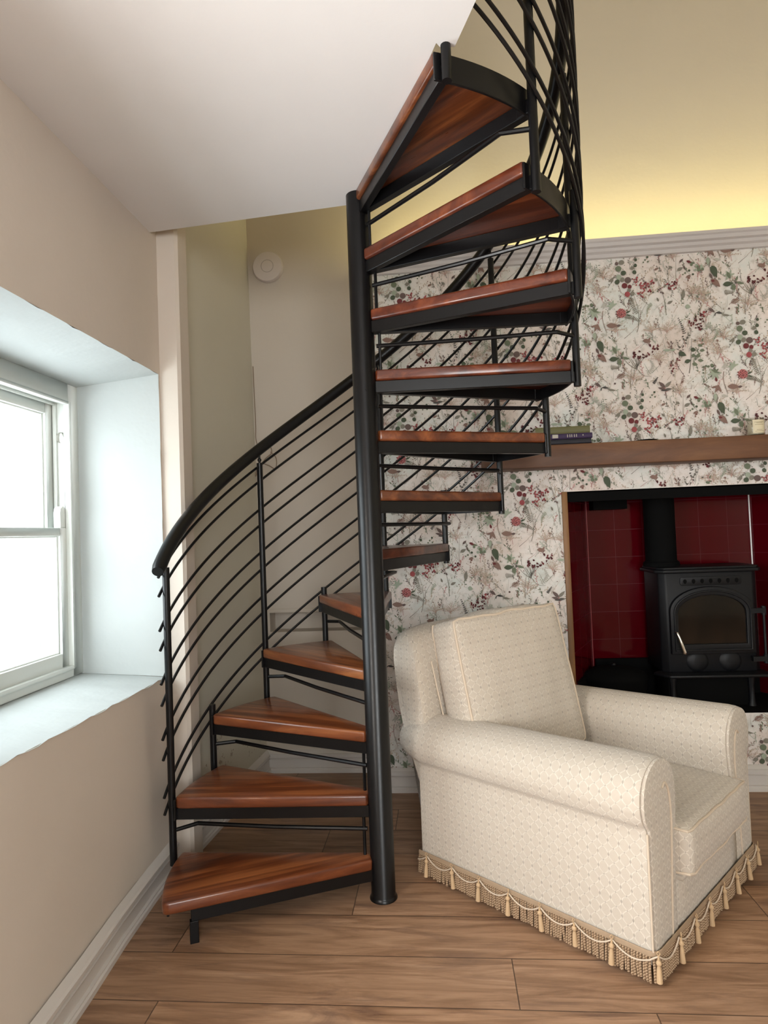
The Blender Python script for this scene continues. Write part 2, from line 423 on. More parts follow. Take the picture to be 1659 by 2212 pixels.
# right, rear walls with windows behind the camera
def simple_windows():
    m = MB(); H = 4.8
    # rear wall v=-4.8 with two openings
    xs = [-1.44, .25, 1.75, 4.4]
    for i in (0, 2): m.box(xs[i], xs[i+1], -4.95, -4.8, 0, H)
    for i in (1,): m.box(xs[i], xs[i+1], -4.95, -4.8, 0, .75); m.box(xs[i], xs[i+1], -4.95, -4.8, 2.45, H)
    ST(m, 'wall_rear', M_UPPER, smooth=0)
    m = MB()
    m.box(4.3, 4.44, -5, 1.6, 0, H)
    ST(m, 'wall_right', M_UPPER, smooth=0)
    for k, (a, b, ax) in enumerate(((.25, 1.75, 'y'), (-2.45, -1.45, 'x'))):
        m = MB(); c = -4.90 if ax == 'y' else -1.30
        def bar(p0, p1, z0, z1):
            if ax == 'y': m.box(p0, p1, c-.03, c+.03, z0, z1)
            else: m.box(c-.03, c+.03, p0, p1, z0, z1)
        bar(a, a+.06, .75, 2.45); bar(b-.06, b, .75, 2.45); bar(a, b, .75, .83); bar(a, b, 2.37, 2.45); bar(a, b, 1.57, 1.63)
        mid = (a+b)/2; bar(mid-.015, mid+.015, .75, 2.45); bar(a, b, 1.18, 1.205); bar(a, b, 1.99, 2.015)
        ST(m, 'window_%d' % (k+2), M_WINDOW, smooth=0)
simple_windows()
ST(MB().box(-1.44, 4.44, -5, 1.6, 4.8, 4.9), 'ceiling_upper', M_UPPER, smooth=0)
# mezzanine slab whose underside fills the top left
ST(MB().prism([(-1.2, .145), (-.839, .143), (-.044, .059), (.018, .046), (.298, -.716), (.308, -.700), (.346, -.696), (.394, -.839), (.46, -1.03), (.46, -4.8), (-1.2, -4.8)][::-1], SLAB, SLAB+.219), 'ceiling', M_CEIL, smooth=0)

# window proper ---------------------------------------------------------------
def window():
    root = MB()
    L = 1.345
    f = -1.22
    v0, v1 = WV0+.0, WV1-.01
    # flat casing board round the opening
    def ring(m, u0, u1, a0, a1, z0, z1, w, wz0=None, wz1=None):
        wz0 = w if wz0 is None else wz0; wz1 = w if wz1 is None else wz1
        m.box(u0, u1, a0, a0+w, z0, z1); m.box(u0, u1, a1-w, a1, z0, z1)
        m.box(u0, u1, a0+w, a1-w, z0, z0+wz0); m.box(u0, u1, a0+w, a1-w, z1-wz1, z1)
    ring(root, f-.03, f, v0, v1+.012, .79, 1.962, .078, .034, .075)
    o = ST(root, 'window_1', M_WINDOW, bevel=.002)
    a0, a1, z0, z1 = v0+.078, v1+.012-.078, .824, 1.887
    m = MB(); ring(m, f-.014, f+.010, a0-.002, a1+.002, z0-.002, z1+.002, .013); m.build('bead', M_WINDOW, o, bevel=.004)
    m = MB(); ring(m, f-.135, f-.005, a0-.03, a1+.03, z0-.03, z1+.03, .031); m.build('sash_box', M_WINDOW, o, bevel=.002)
    m = MB(); ring(m, f-.060, f-.048, a0, a1, z0, z1, .012); m.build('parting_bead', M_WINDOW, o, bevel=.002)
    # lower sash (inner track), upper sash (outer track)
    lo = MB(); ring(lo, f-.046, f-.012, a0+.003, a1-.003, z0+.004, 1.380, .050, .060, .032)
    lw = lo.build('lower_sash', M_WINDOW, o, bevel=.003)
    g = MB(); ring(g, f-.040, f-.024, a0+.050, a1-.050, z0+.060, 1.352, .010); g.build('glazing_bead', M_WINDOW, lw, bevel=.003)
    MB().box(f-.034, f-.030, a0+.045, a1-.045, z0+.055, 1.36).build('pane', M_GLASS, lw, smooth=0)
    hs = MB()
    for s_, c in ((1, a1-.046), (-1, a0+.004)):
        hs.prism([(c, 1.38), (c+.042, 1.38), (c+.042, 1.43), (c+.036, 1.458), (c+.02, 1.468), (c+.004, 1.458), (c, 1.44)], f-.044, f-.014, 'x')
    hs.build('sash_horn', M_WINDOW, lw, bevel=.004)
    us = MB(); ring(us, f-.098, f-.064, a0+.003, a1-.003, 1.345, z1-.004, .050, .034, .046)
    uw = us.build('upper_sash', M_WINDOW, o, bevel=.003)
    g = MB(); ring(g, f-.092, f-.076, a0+.050, a1-.050, 1.375, z1-.046, .010); g.build('glazing_bead', M_WINDOW, uw, bevel=.003)
    MB().box(f-.086, f-.082, a0+.045, a1-.045, 1.37, z1-.04).build('pane', M_GLASS, uw, smooth=0)
    MB().lathe([(.0, -.004), (.022, -.004), (.022, 0), (.016, .003), (0, .003)], (0, 0, 0), 16).build('sash_pulley', M_CHROME, o, loc=(f-.032, a1-.003, 1.745)).rotation_euler = (PI/2, 0, 0)
    sc = MB()
    for z in (1.36, 1.16, .99, 1.76): sc.lathe([(0, 0), (.004, .001), (0, .002)], (0, 0, 0), 8) if False else sc.box(f-.026, f-.020, a1-.0025, a1-.0005, z-.003, z+.003)
    sc.build('screw_heads', M_GREYP, o, smooth=0)
window()

# skirting boards (profile: plinth, two beads) -------------------------------
def skirting(name, pts, side):
    """pts: floor line of the wall face, profile grows to the room side"""
    prof = [(0, 0), (.032, 0), (.032, .016), (.027, .021), (.027, .026), (.017, .028), (.017, .070), (.024, .073), (.025, .077), (.018, .080), (.018, .086), (.026, .089), (.026, .101), (.018, .104), (.010, .113), (0, .120)]
    m = MB(); n = len(prof); P = [Vector((p[0], p[1])) for p in pts]; rows = []
    for i, p in enumerate(P):
        d = (P[min(i+1, len(P)-1)]-P[max(i-1, 0)]).normalized(); nr = Vector((-d.y, d.x))*side
        rows.append([(p.x+nr.x*a, p.y+nr.y*a, z) for a, z in prof])
    o = [q for r_ in rows for q in r_]; fs = []
    for i in range(len(P)-1):
        for k in range(n):
            k2 = (k+1) % n; fs.append((i*n+k, i*n+k2, (i+1)*n+k2, (i+1)*n+k))
    fs += [tuple(range(n)), tuple((len(P)-1)*n+k for k in range(n-1, -1, -1))]
    m.add(o, fs); return ST(m, name, M_TRIM, smooth=25)
skirting('baseboard_left', [(wall_u(v, 0)-.001, v) for v in [-4.8+.25*i for i in range(20)] + [.19]], -1)
skirting('baseboard_corner', [(-.833, .32), (-.762, 1.228)], -1)
skirting('baseboard_recess', [(-.76, VR), (-.06, VR)], -1)
skirting('baseboard_back', [(-.06, VB), (4.3, VB)], -1)

# papered chimney breast ------------------------------------------------------
def c_(r, g, b): return rgb(r, g, b)
PAPER = newmat('wallpaper_ground', rough=.8, spec=.15)
_t = NT(PAPER); _v = _t.coords(); _n = _t.noise(_v, 4.5, 5, .6); _n2 = _t.noise(_v, 38, 5, .7)
_c = _t.ramp(_n, [(.35, rgb(214, 217, 211)), (.5, rgb(228, 221, 215)), (.65, rgb(222, 208, 199))])
_c = _t.mix(_t.ramp(_n2, [(.52, (0, 0, 0, 1)), (.66, (.5, .5, .5, 1))]), _c, rgb(184, 176, 164)); _t.color(_c)
PAL = {'sage': (114, 122, 102), 'dsage': (84, 92, 76), 'psage': (162, 170, 152), 'grey': (132, 127, 116), 'dgrey': (100, 96, 90), 'tan': (190, 174, 156),
       'brown': (138, 112, 102), 'mauve': (108, 92, 88), 'maroon': (112, 58, 60), 'dmar': (84, 46, 48), 'red': (158, 82, 84), 'pink': (186, 138, 134),
       'pgrey': (186, 182, 172), 'cream': (222, 212, 206), 'dark': (78, 76, 74)}
PK = list(PAL); PMAT = [PAPER]
for k_ in PK:
    _m = newmat('paper_ink_'+k_, rgb(*PAL[k_]), .8, spec=.15); PMAT.append(_m)
def motif_tile():
    """one wallpaper repeat as flat polygons in crop units -> list of (ink, [(x,y)...])"""
    out = []; R = random.Random(11)
    def poly(ink, pts): out.append((ink, pts))
    def disc(x, y, r, ink, n=10, e=1.0, a=0):
        poly(ink, [(x+r*cos(2*PI*i/n)*cos(a)-r*e*sin(2*PI*i/n)*sin(a), y+r*cos(2*PI*i/n)*sin(a)+r*e*sin(2*PI*i/n)*cos(a)) for i in range(n)])
    def leaf(x, y, L, w, a, ink, bend=0.0, n=5):
        A = []; B = []
        for i in range(n+1):
            t = i/n; ww = w*sin(PI*min(1, t**.8))*.5*(1.0 if 0 < i < n else 0)
            cx = L*t; cy = bend*L*t*t
            A.append((cx, cy-ww)); B.append((cx, cy+ww))
        P = A + B[-2:0:-1]
        poly(ink, [(x+p*cos(a)-q*sin(a), y+p*sin(a)+q*cos(a)) for p, q in P])
    def stem(pts, w, ink):
        # smooth ribbon through 3 control points
        (x0, y0), (x1, y1), (x2, y2) = pts; A = []; B = []; n = 7
        for i in range(n+1):
            t = i/n; x = (1-t)**2*x0+2*t*(1-t)*x1+t*t*x2; y = (1-t)**2*y0+2*t*(1-t)*y1+t*t*y2
            dx = 2*(1-t)*(x1-x0)+2*t*(x2-x1); dy = 2*(1-t)*(y1-y0)+2*t*(y2-y1); l = math.hypot(dx, dy) or 1
            ww = w*(1-.6*t)/2; A.append((x-dy/l*ww, y+dx/l*ww)); B.append((x+dy/l*ww, y-dx/l*ww))
        for i in range(n): poly(ink, [A[i], A[i+1], B[i+1], B[i]])
        return [((1-t)**2*x0+2*t*(1-t)*x1+t*t*x2, (1-t)**2*y0+2*t*(1-t)*y1+t*t*y2) for t in [k/8 for k in range(9)]]
    def frond(x0, y0, x1, y1, bend, ink, n=9, ll=26, w=8):
        mx, my = (x0+x1)/2-(y1-y0)*bend, (y0+y1)/2+(x1-x0)*bend
        for i in range(n+1):
            t = i/n; x = (1-t)**2*x0+2*t*(1-t)*mx+t*t*x1; y = (1-t)**2*y0+2*t*(1-t)*my+t*t*y1
            dx = (1-t)*(mx-x0)+t*(x1-mx); dy = (1-t)*(my-y0)+t*(y1-my); a = math.atan2(dy, dx); l = ll*(1-.6*t)
            for s_ in (1, -1): leaf(x, y, l, w, a+s_*1.05, ink, n=3)
        stem([(x0, y0), (mx, my), (x1, y1)], 3, ink)
    def maple(x, y, r, a, ink, lobes=5):
        P = []
        for i in range(lobes):
            t = a+(i-(lobes-1)/2)*.95; P += [(x+r*.45*cos(t-.42), y+r*.45*sin(t-.42)), (x+r*.8*cos(t-.16), y+r*.8*sin(t-.16)), (x+r*cos(t), y+r*sin(t)), (x+r*.8*cos(t+.16), y+r*.8*sin(t+.16))]
        P.append((x-r*.25*cos(a), y-r*.25*sin(a))); poly(ink, P)
    # faint undergrowth
    for _ in range(270):
        x, y = R.uniform(60, 1140), R.uniform(150, 1340); L = R.uniform(50, 150); a = -PI/2+R.uniform(-.9, .9); b = R.uniform(-50, 50)
        ink = R.choice(['pgrey', 'pgrey', 'tan', 'psage', 'tan', 'pink'] if R.random() < .55 else ['grey', 'brown', 'sage', 'mauve', 'grey'])
        pts = stem([(x, y), (x+L*.5*cos(a)+b*.5, y+L*.5*sin(a)), (x+L*cos(a)+b, y+L*sin(a))], R.uniform(2.5, 4.5), ink)
        k = R.random()
        for p in pts[2:]:
            if k < .45:
                leaf(p[0], p[1], R.uniform(12, 30), R.uniform(5, 12), a+R.choice((-1, 1))*R.uniform(.5, 1.1), ink, n=3)
            elif k < .75: disc(p[0]+R.uniform(-10, 10), p[1]+R.uniform(-8, 8), R.uniform(2.5, 6), ink, 6)
    for _ in range(330): disc(R.uniform(60, 1130), R.uniform(150, 1340), R.uniform(2.5, 6.5), R.choice(['pgrey', 'tan', 'grey', 'psage', 'brown']), 6)
    for (x, y) in ((775, 900), (1090, 640), (160, 560), (820, 250), (640, 900), (90, 1240), (480, 1320), (1000, 560), (1110, 1000), (320, 900), (700, 1150), (210, 430)):
        for k in range(11):
            a = -PI/2+(k-5)*.25+R.uniform(-.1, .1); L = R.uniform(60, 130)
            pts = stem([(x, y), (x+L*.4*cos(-PI/2), y-L*.4), (x+L*cos(a), y+L*sin(a))], 3.5, 'tan' if k % 3 else 'pink')
            for p in pts[4:]: leaf(p[0], p[1], 15, 5, a+R.choice((-.8, .8)), 'tan', n=3)
    # mid-tone leaves on stems
    stem([(510, 890), (560, 760), (480, 560)], 5, 'grey'); stem([(765, 740), (770, 590), (650, 330)], 5, 'grey'); stem([(520, 830), (540, 700), (600, 630)], 4, 'grey')
    stem([(850, 430), (850, 330), (850, 220)], 4, 'grey'); stem([(905, 520), (870, 480), (840, 440)], 4, 'brown'); stem([(460, 1390), (445, 1290), (480, 1130)], 4.5, 'grey')
    stem([(210, 700), (190, 780), (245, 890)], 6, 'brown'); stem([(400, 640), (370, 580), (470, 570)], 5, 'sage')
    for (x, y, L, w, a, i_) in ((660, 345, 45, 20, -.5, 'brown'), (690, 440, 40, 20, -2.4, 'grey'), (740, 500, 45, 20, -.9, 'grey'), (775, 640, 55, 24, -.5, 'grey'), (700, 620, 40, 18, -2, 'grey'), (910, 600, 90, 34, -1.5, 'grey'), (860, 350, 60, 30, -.5, 'grey'), (820, 330, 40, 24, -2.6, 'grey'),
                                (930, 660, 50, 40, .2, 'psage'), (960, 280, 60, 22, .1, 'sage'), (880, 280, 50, 20, -.8, 'mauve'), (940, 265, 50, 22, .3, 'maroon'), (1180, 250, 60, 26, .2, 'pgrey'), (660, 210, 70, 14, .05, 'dark'), (705, 212, 50, 12, 3.1, 'dark')): leaf(x, y, L, w, a, i_)
    frond(455, 590, 505, 720, .1, 'grey', 9, 34, 9); frond(400, 745, 530, 790, -.12, 'grey', 10, 32, 9); frond(1100, 820, 1190, 900, -.35, 'pgrey', 9, 26, 8)
    frond(280, 1200, 350, 1200, -.1, 'grey', 6, 30, 7); frond(340, 1270, 400, 1260, .3, 'brown', 6, 34, 7); frond(150, 330, 120, 420, -.4, 'psage', 7, 24, 8); frond(600, 1250, 640, 1150, .5, 'pgrey', 8, 28, 9)
    frond(640, 640, 600, 720, .3, 'psage', 8, 22, 7)
    for (x, y) in ((740, 960), (800, 960), (850, 960), (240, 1280), (290, 1280)): stem([(800 if x > 500 else 270, y+110 if x > 500 else 1390), (x, y+50), (x, y-10)], 3.5, 'pgrey')
    leaf(805, 1045, 70, 22, PI, 'psage'); leaf(800, 1045, 50, 22, -.1, 'psage')
    # coin-shaped leaves
    for x, y, r, i_ in ((372, 275, 25, 'grey'), (330, 285, 16, 'mauve'), (345, 330, 27, 'sage'), (390, 368, 24, 'dsage'), (350, 405, 24, 'psage'), (335, 447, 23, 'dsage'), (380, 427, 22, 'grey'), (285, 432, 17, 'grey'), (430, 430, 29, 'mauve'), (400, 480, 25, 'maroon'), (468, 325, 18, 'grey'), (487, 362, 19, 'dsage'), (495, 302, 16, 'dsage'), (497, 252, 14, 'dsage'), (445, 490, 20, 'maroon'), (440, 520, 18, 'grey'), (470, 550, 20, 'grey'), (425, 555, 24, 'red'), (455, 272, 15, 'pgrey'), (265, 440, 8, 'grey'), (308, 405, 9, 'grey')): disc(x, y, r, i_, 12, R.uniform(.85, 1), R.uniform(0, 3))
    # red blossom sprays
    for cx, cy, n, sp, inks in ((510, 435, 11, 42, ('red', 'red', 'maroon')), (595, 490, 16, 52, ('red', 'maroon', 'red')), (625, 455, 6, 26, ('maroon', 'red')), (540, 560, 6, 22, ('red',)), (815, 475, 17, 42, ('maroon', 'red', 'dmar')), (525, 1085, 16, 50, ('dmar', 'maroon', 'dmar')), (600, 1090, 5, 22, ('dmar', 'maroon')), (665, 1025, 9, 30, ('maroon', 'dmar')), (1080, 730, 12, 34, ('maroon', 'dmar', 'red')), (1040, 790, 13, 42, ('maroon', 'mauve', 'dmar')), (1045, 845, 8, 26, ('maroon', 'dmar')), (1540, 1050, 0, 0, ('red',)), (985, 810, 5, 20, ('maroon',)), (830, 1150, 10, 42, ('maroon', 'brown')), (820, 1200, 6, 40, ('maroon', 'mauve')), (715, 520, 4, 20, ('mauve',)), (960, 415, 6, 18, ('brown', 'maroon')), (545, 470, 6, 30, ('red',))):
        for k in range(n):
            a = R.uniform(0, 2*PI); d = sp*math.sqrt(R.random()); leaf(cx+d*cos(a), cy+d*sin(a), R.uniform(16, 30), R.uniform(11, 18), R.uniform(0, 6.3), R.choice(inks), n=4)
    # rose
    disc(372, 722, 42, 'pink', 14); 
    for k in range(30):
        a = k*2.4; d = 40*math.sqrt(k/30); leaf(372+d*cos(a)-8*cos(a+1), 722+d*sin(a)-8*sin(a+1), 19, 11, a+1.2, 'red' if k % 3 else 'maroon', n=3)
    for k in range(9): leaf(330+R.uniform(0, 20), 690+R.uniform(0, 70), 15, 8, R.uniform(2, 4), 'maroon', n=3)
    leaf(410, 720, 50, 16, -.4, 'dsage'); leaf(415, 735, 45, 12, .25, 'dsage')
    # big leaves
    maple(130, 715, 62, 1.9, 'psage', 5); maple(135, 705, 40, -1.2, 'sage', 4); maple(290, 655, 50, -2.3, 'psage', 5); maple(160, 830, 58, 2.0, 'brown', 3); leaf(150, 790, 40, 22, -1.9, 'maroon')
    leaf(240, 830, 110, 44, .02, 'brown'); leaf(330, 835, 40, 20, -.2, 'mauve'); leaf(95, 655, 35, 26, 0, 'dsage'); maple(215, 650, 36, .5, 'pgrey', 5)
    leaf(140, 890, 90, 26, 1.3, 'grey', .2); leaf(165, 965, 105, 52, .85, 'dsage', .25); leaf(150, 1030, 60, 22, 1.1, 'mauve'); leaf(165, 1085, 100, 50, .5, 'brown', .2); leaf(165, 1085, 40, 22, .3, 'maroon')
    maple(320, 1050, 50, -2.2, 'psage', 5); leaf(300, 1020, 70, 34, 1.1, 'sage'); leaf(265, 1130, 90, 44, -.12, 'dsage'); leaf(350, 1125, 60, 40, 1.3, 'sage'); disc(378, 1112, 12, 'dgrey'); leaf(380, 1110, 70, 24, .2, 'sage'); leaf(375, 1100, 50, 20, -1.2, 'sage')
    leaf(560, 960, 75, 36, .15, 'brown'); leaf(600, 985, 60, 22, -1.1, 'brown'); leaf(620, 990, 30, 18, 1.2, 'dmar')
    for x in (380, 430, 480, 590, 560): stem([(510, 1215), (510 if x > 500 else x+40, 1170), (x, 1100)], 6, 'dgrey' if x > 450 else 'grey')
    for x in (455, 505, 525, 545): stem([(512, 1215), (505, 1180), (x, 1120)], 6, 'dgrey')
    stem([(520, 1215), (560, 1290), (640, 1270)], 5, 'grey')
    # dark leafed shrub
    stem([(965, 1245), (985, 1120), (985, 940)], 6, 'dgrey'); stem([(985, 1110), (1030, 1060), (1060, 990)], 4, 'dgrey')
    for (x, y, L, w, a) in ((870, 1065, 75, 44, .35), (925, 1150, 60, 36, -.35), (975, 1035, 50, 38, .2), (1035, 1110, 46, 32, -1.2), (1040, 1130, 50, 28, .1), (985, 1085, 36, 32, .3), (990, 1160, 50, 32, .2), (1055, 1045, 46, 26, 0), (1040, 995, 42, 22, .4), (1075, 970, 34, 14, -1.3), (1065, 1000, 36, 14, -.5)): leaf(x, y, L, w, a, 'dsage' if w > 33 else 'sage')
    for (x, y) in ((910, 940), (925, 955), (940, 930), (955, 915), (930, 975), (1005, 960), (900, 930), (870, 1010)): leaf(x, y, 22, 13, R.uniform(-1, 1), 'dgrey')
    frond(925, 900, 872, 768, .05, 'dark', 8, 20, 8)
    stem([(1185, 745), (1190, 700), (1240, 722)], 9, 'dark'); leaf(1195, 720, 60, 20, -.2, 'dark', .3); leaf(1240, 735, 80, 18, .1, 'grey'); leaf(1135, 680, 60, 28, .6, 'mauve'); disc(1308, 683, 9, 'mauve')
    leaf(1120, 235, 70, 34, 1.2, 'psage', .3); leaf(1145, 320, 110, 50, .75, 'dsage', .25); leaf(1150, 430, 95, 48, .45, 'brown', .25); leaf(1155, 440, 34, 18, .1, 'maroon')
    for x, y, r, i_ in ((930, 372, 9, 'sage'), (965, 350, 11, 'dsage'), (998, 383, 10, 'dsage'), (1030, 310, 16, 'psage'), (1075, 330, 18, 'psage'), (985, 300, 12, 'sage'), (965, 400, 13, 'brown'), (910, 385, 7, 'sage'), (1020, 345, 13, 'psage'), (940, 335, 8, 'sage'), (580, 255, 8, 'sage'), (600, 230, 10, 'dsage'), (605, 270, 8, 'sage'), (565, 275, 7, 'sage'), (1110, 1180, 10, 'sage'), (1088, 1190, 10, 'sage'), (1160, 1172, 14, 'sage'), (1085, 1215, 8, 'sage'), (1130, 1185, 11, 'sage'), (1085, 1240, 8, 'sage'), (50, 975, 14, 'sage'), (80, 965, 12, 'psage'), (60, 1000, 16, 'sage'), (90, 995, 13, 'sage'), (420, 1330, 7, 'grey'), (650, 540, 8, 'dgrey'), (690, 530, 7, 'sage')): disc(x, y, r, i_, 8)
    # dark seedling
    stem([(765, 1465), (768, 1420), (750, 1380)], 7, 'dgrey'); leaf(760, 1385, 70, 22, PI+.2, 'mauve'); leaf(755, 1385, 60, 20, -.05, 'dgrey'); leaf(755, 1370, 75, 30, -2.4, 'mauve'); leaf(755, 1370, 80, 28, -.8, 'grey'); frond(655, 1335, 690, 1285, .0, 'dark', 5, 16, 10)
    return out
def wallback():
    m = MB()
    u0, u1, z0, z1 = FO
    V = VB
    # breast front around the opening, returns
    def q(a, b, c, d): m.add([(a, V, c), (b, V, c), (b, V, d), (a, V, d)], [(0, 1, 2, 3)])
    L = -.06
    q(L, u0, 0, BT); q(u1, BR, 0, BT); q(u0, u1, 0, z0); q(u0, u1, z1, BT)
    m.add([(L, V, 0), (L, V, BT), (L, VR+.12, BT), (L, VR+.12, 0)], [(0, 1, 2, 3)])
    m.add([(L, V, BT), (BR, V, BT), (BR, VR, BT), (L, VR, BT)], [(0, 1, 2, 3)])
    ax, az = (.000554, -.000029), (-.000037, -.000577)
    tile = motif_tile(); cnt = 0
    ti = [(PK.index(i)+1, [(1.212-.188763+x*ax[0]+y*ax[1], 2.371+.429124+x*az[0]+y*az[1]) for x, y in P]) for i, P in tile]
    CW, DR, RP = .568, -.342, .684
    for i in range(-3, 6):
        for j in range(-4, 6):
            du = i*CW; dz = i*DR + j*RP
            for k, (mi, P) in enumerate(ti):
                cu = P[0][0]+du; cz = P[0][1]+dz
                if cu < L-.03 or cu > 2.6 or cz > BT or cz < .03: continue
                pts = [(p[0]+du, p[1]+dz) for p in P]
                if any(x < L+.001 or z > BT-.005 or z < .05 or (u0-.002 < x < u1+.002 and z0-.002 < z < z1+.002) for x, z in pts): continue
                h = V-.0002-k*1.1e-6
                o = len(m.v); m.v += [(x, h, z) for x, z in pts]; m.face(range(o, o+len(pts)), mi)
    ST(m, 'wall_back', PMAT, smooth=0)
wallback()

# cornice with its ledge
def cornice():
    prof = [(VB, 2.652), (VB-.014, 2.655), (VB-.018, 2.672), (VB-.030, 2.680), (VB-.034, 2.694), (VB-.048, 2.700), (VB-.052, 2.716), (VB-.060, 2.722), (VB-.060, 2.736), (VB+.02, 2.736), (VB+.02, 2.690), (VB, 2.690)]
    m = MB(); m.prism(prof, -.12, 4.3, 'x'); ST(m, 'trim_3', M_CORNICE, smooth=20)
cornice()

# fireplace recess ---------------------------------------------------------
def fireplace():
    u0, u1, z0, z1 = FO; VK = 1.354; a, b = 1.076, 1.958
    root = empty('fireplace', (1.5, VB, z0)); tag(root, 'red tiled fireplace recess with oak upright in the papered wall', 'fireplace')
    inv = Matrix.Translation((-1.5, -VB, -z0))
    def pt(m, name, mat, **k):
        m.v = [tuple(inv @ Vector(p)) for p in m.v]; return m.build(name, mat, root, **k)
    m = MB(); t = .02
    d1 = math.hypot(a-u0, VK-VB)
    m.add([(u0, VB, z0), (a, VK, z0), (a, VK, z1), (u0, VB, z1)], [(0, 1, 2, 3)], 0, [[(0, 0), (d1, 0), (d1, z1-z0), (0, z1-z0)]])
    m.add([(u0-t, VB+.002, z0), (a-t, VK+t, z0), (a-t, VK+t, z1), (u0-t, VB+.002, z1)], [(3, 2, 1, 0)])
    pt(m, 'side_tiling', M_TILE, smooth=0)
    m = MB(); m.add([(a, VK, z0), (b, VK, z0), (b, VK, z1), (a, VK, z1)], [(0, 1, 2, 3)], 0, [[(0, 0), (b-a, 0), (b-a, z1-z0), (0, z1-z0)]])
    m.box(a-.02, b+.02, VK+.002, VK+.02, z0, z1)
    pt(m, 'back_tiling', M_TILE, smooth=0)
    m = MB(); m.add([(b, VK, z0), (u1, VB, z0), (u1, VB, z1), (b, VK, z1)], [(0, 1, 2, 3)], 0, [[(0, 0), (d1, 0), (d1, z1-z0), (0, z1-z0)]])
    m.add([(b+t, VK+t, z0), (u1+t, VB+.002, z0), (u1+t, VB+.002, z1), (b+t, VK+t, z1)], [(3, 2, 1, 0)])
    pt(m, 'side_tiling', M_TILE, smooth=0)
    m = MB(); m.tube([(b-.004, VK-.006, z0+.25), (b-.004, VK-.006, z1-.03)], .004, 6); pt(m, 'corner_trim', newmat('white_trim_strip', (.85, .85, .85, 1), .15), label='thin white corner strip')
    m = MB(); m.tube([(a+.002, VK-.003, z0), (a+.002, VK-.003, z1-.03)], .0018, 6); pt(m, 'corner_trim', newmat('red_trim_strip', (.45, .12, .12, 1), .3))
    m = MB(); m.prism([(u0-.02, VB+.003), (u1+.02, VB+.003), (b+.02, VK+.02), (a-.02, VK+.02)], z0-.03, z0); pt(m, 'hearth', M_SOOT, smooth=0)
    m = MB(); m.prism([(u0, VB+.004), (u1, VB+.004), (b+.02, VK+.02), (a-.02, VK+.02)], z1-.006, z1+.03)
    m.box(u0+.0, u1, VB+.004, VB+.03, z1-.052, z1); m.box(a+.02, a+.20, VK-.10, VK, z1-.09, z1)
    pt(m, 'register_plate', M_SOOT, smooth=0)
    m = MB(); m.box(a+.01, b-.01, VK-.03, VK-.006, z0, z0+.20); m.prism([(u0+.03, VB+.03), (a+.012, VK-.02), (a+.002, VK-.012), (u0+.012, VB+.03)][::-1], z0, z0+.16); pt(m, 'fireback', M_SOOT, bevel=.003)
    m = MB(); m.box(u0-.028, u0, VB-.012, VB+.03, z0, z1); pt(m, 'oak_upright', M_OAKV, bevel=.003)
fireplace()

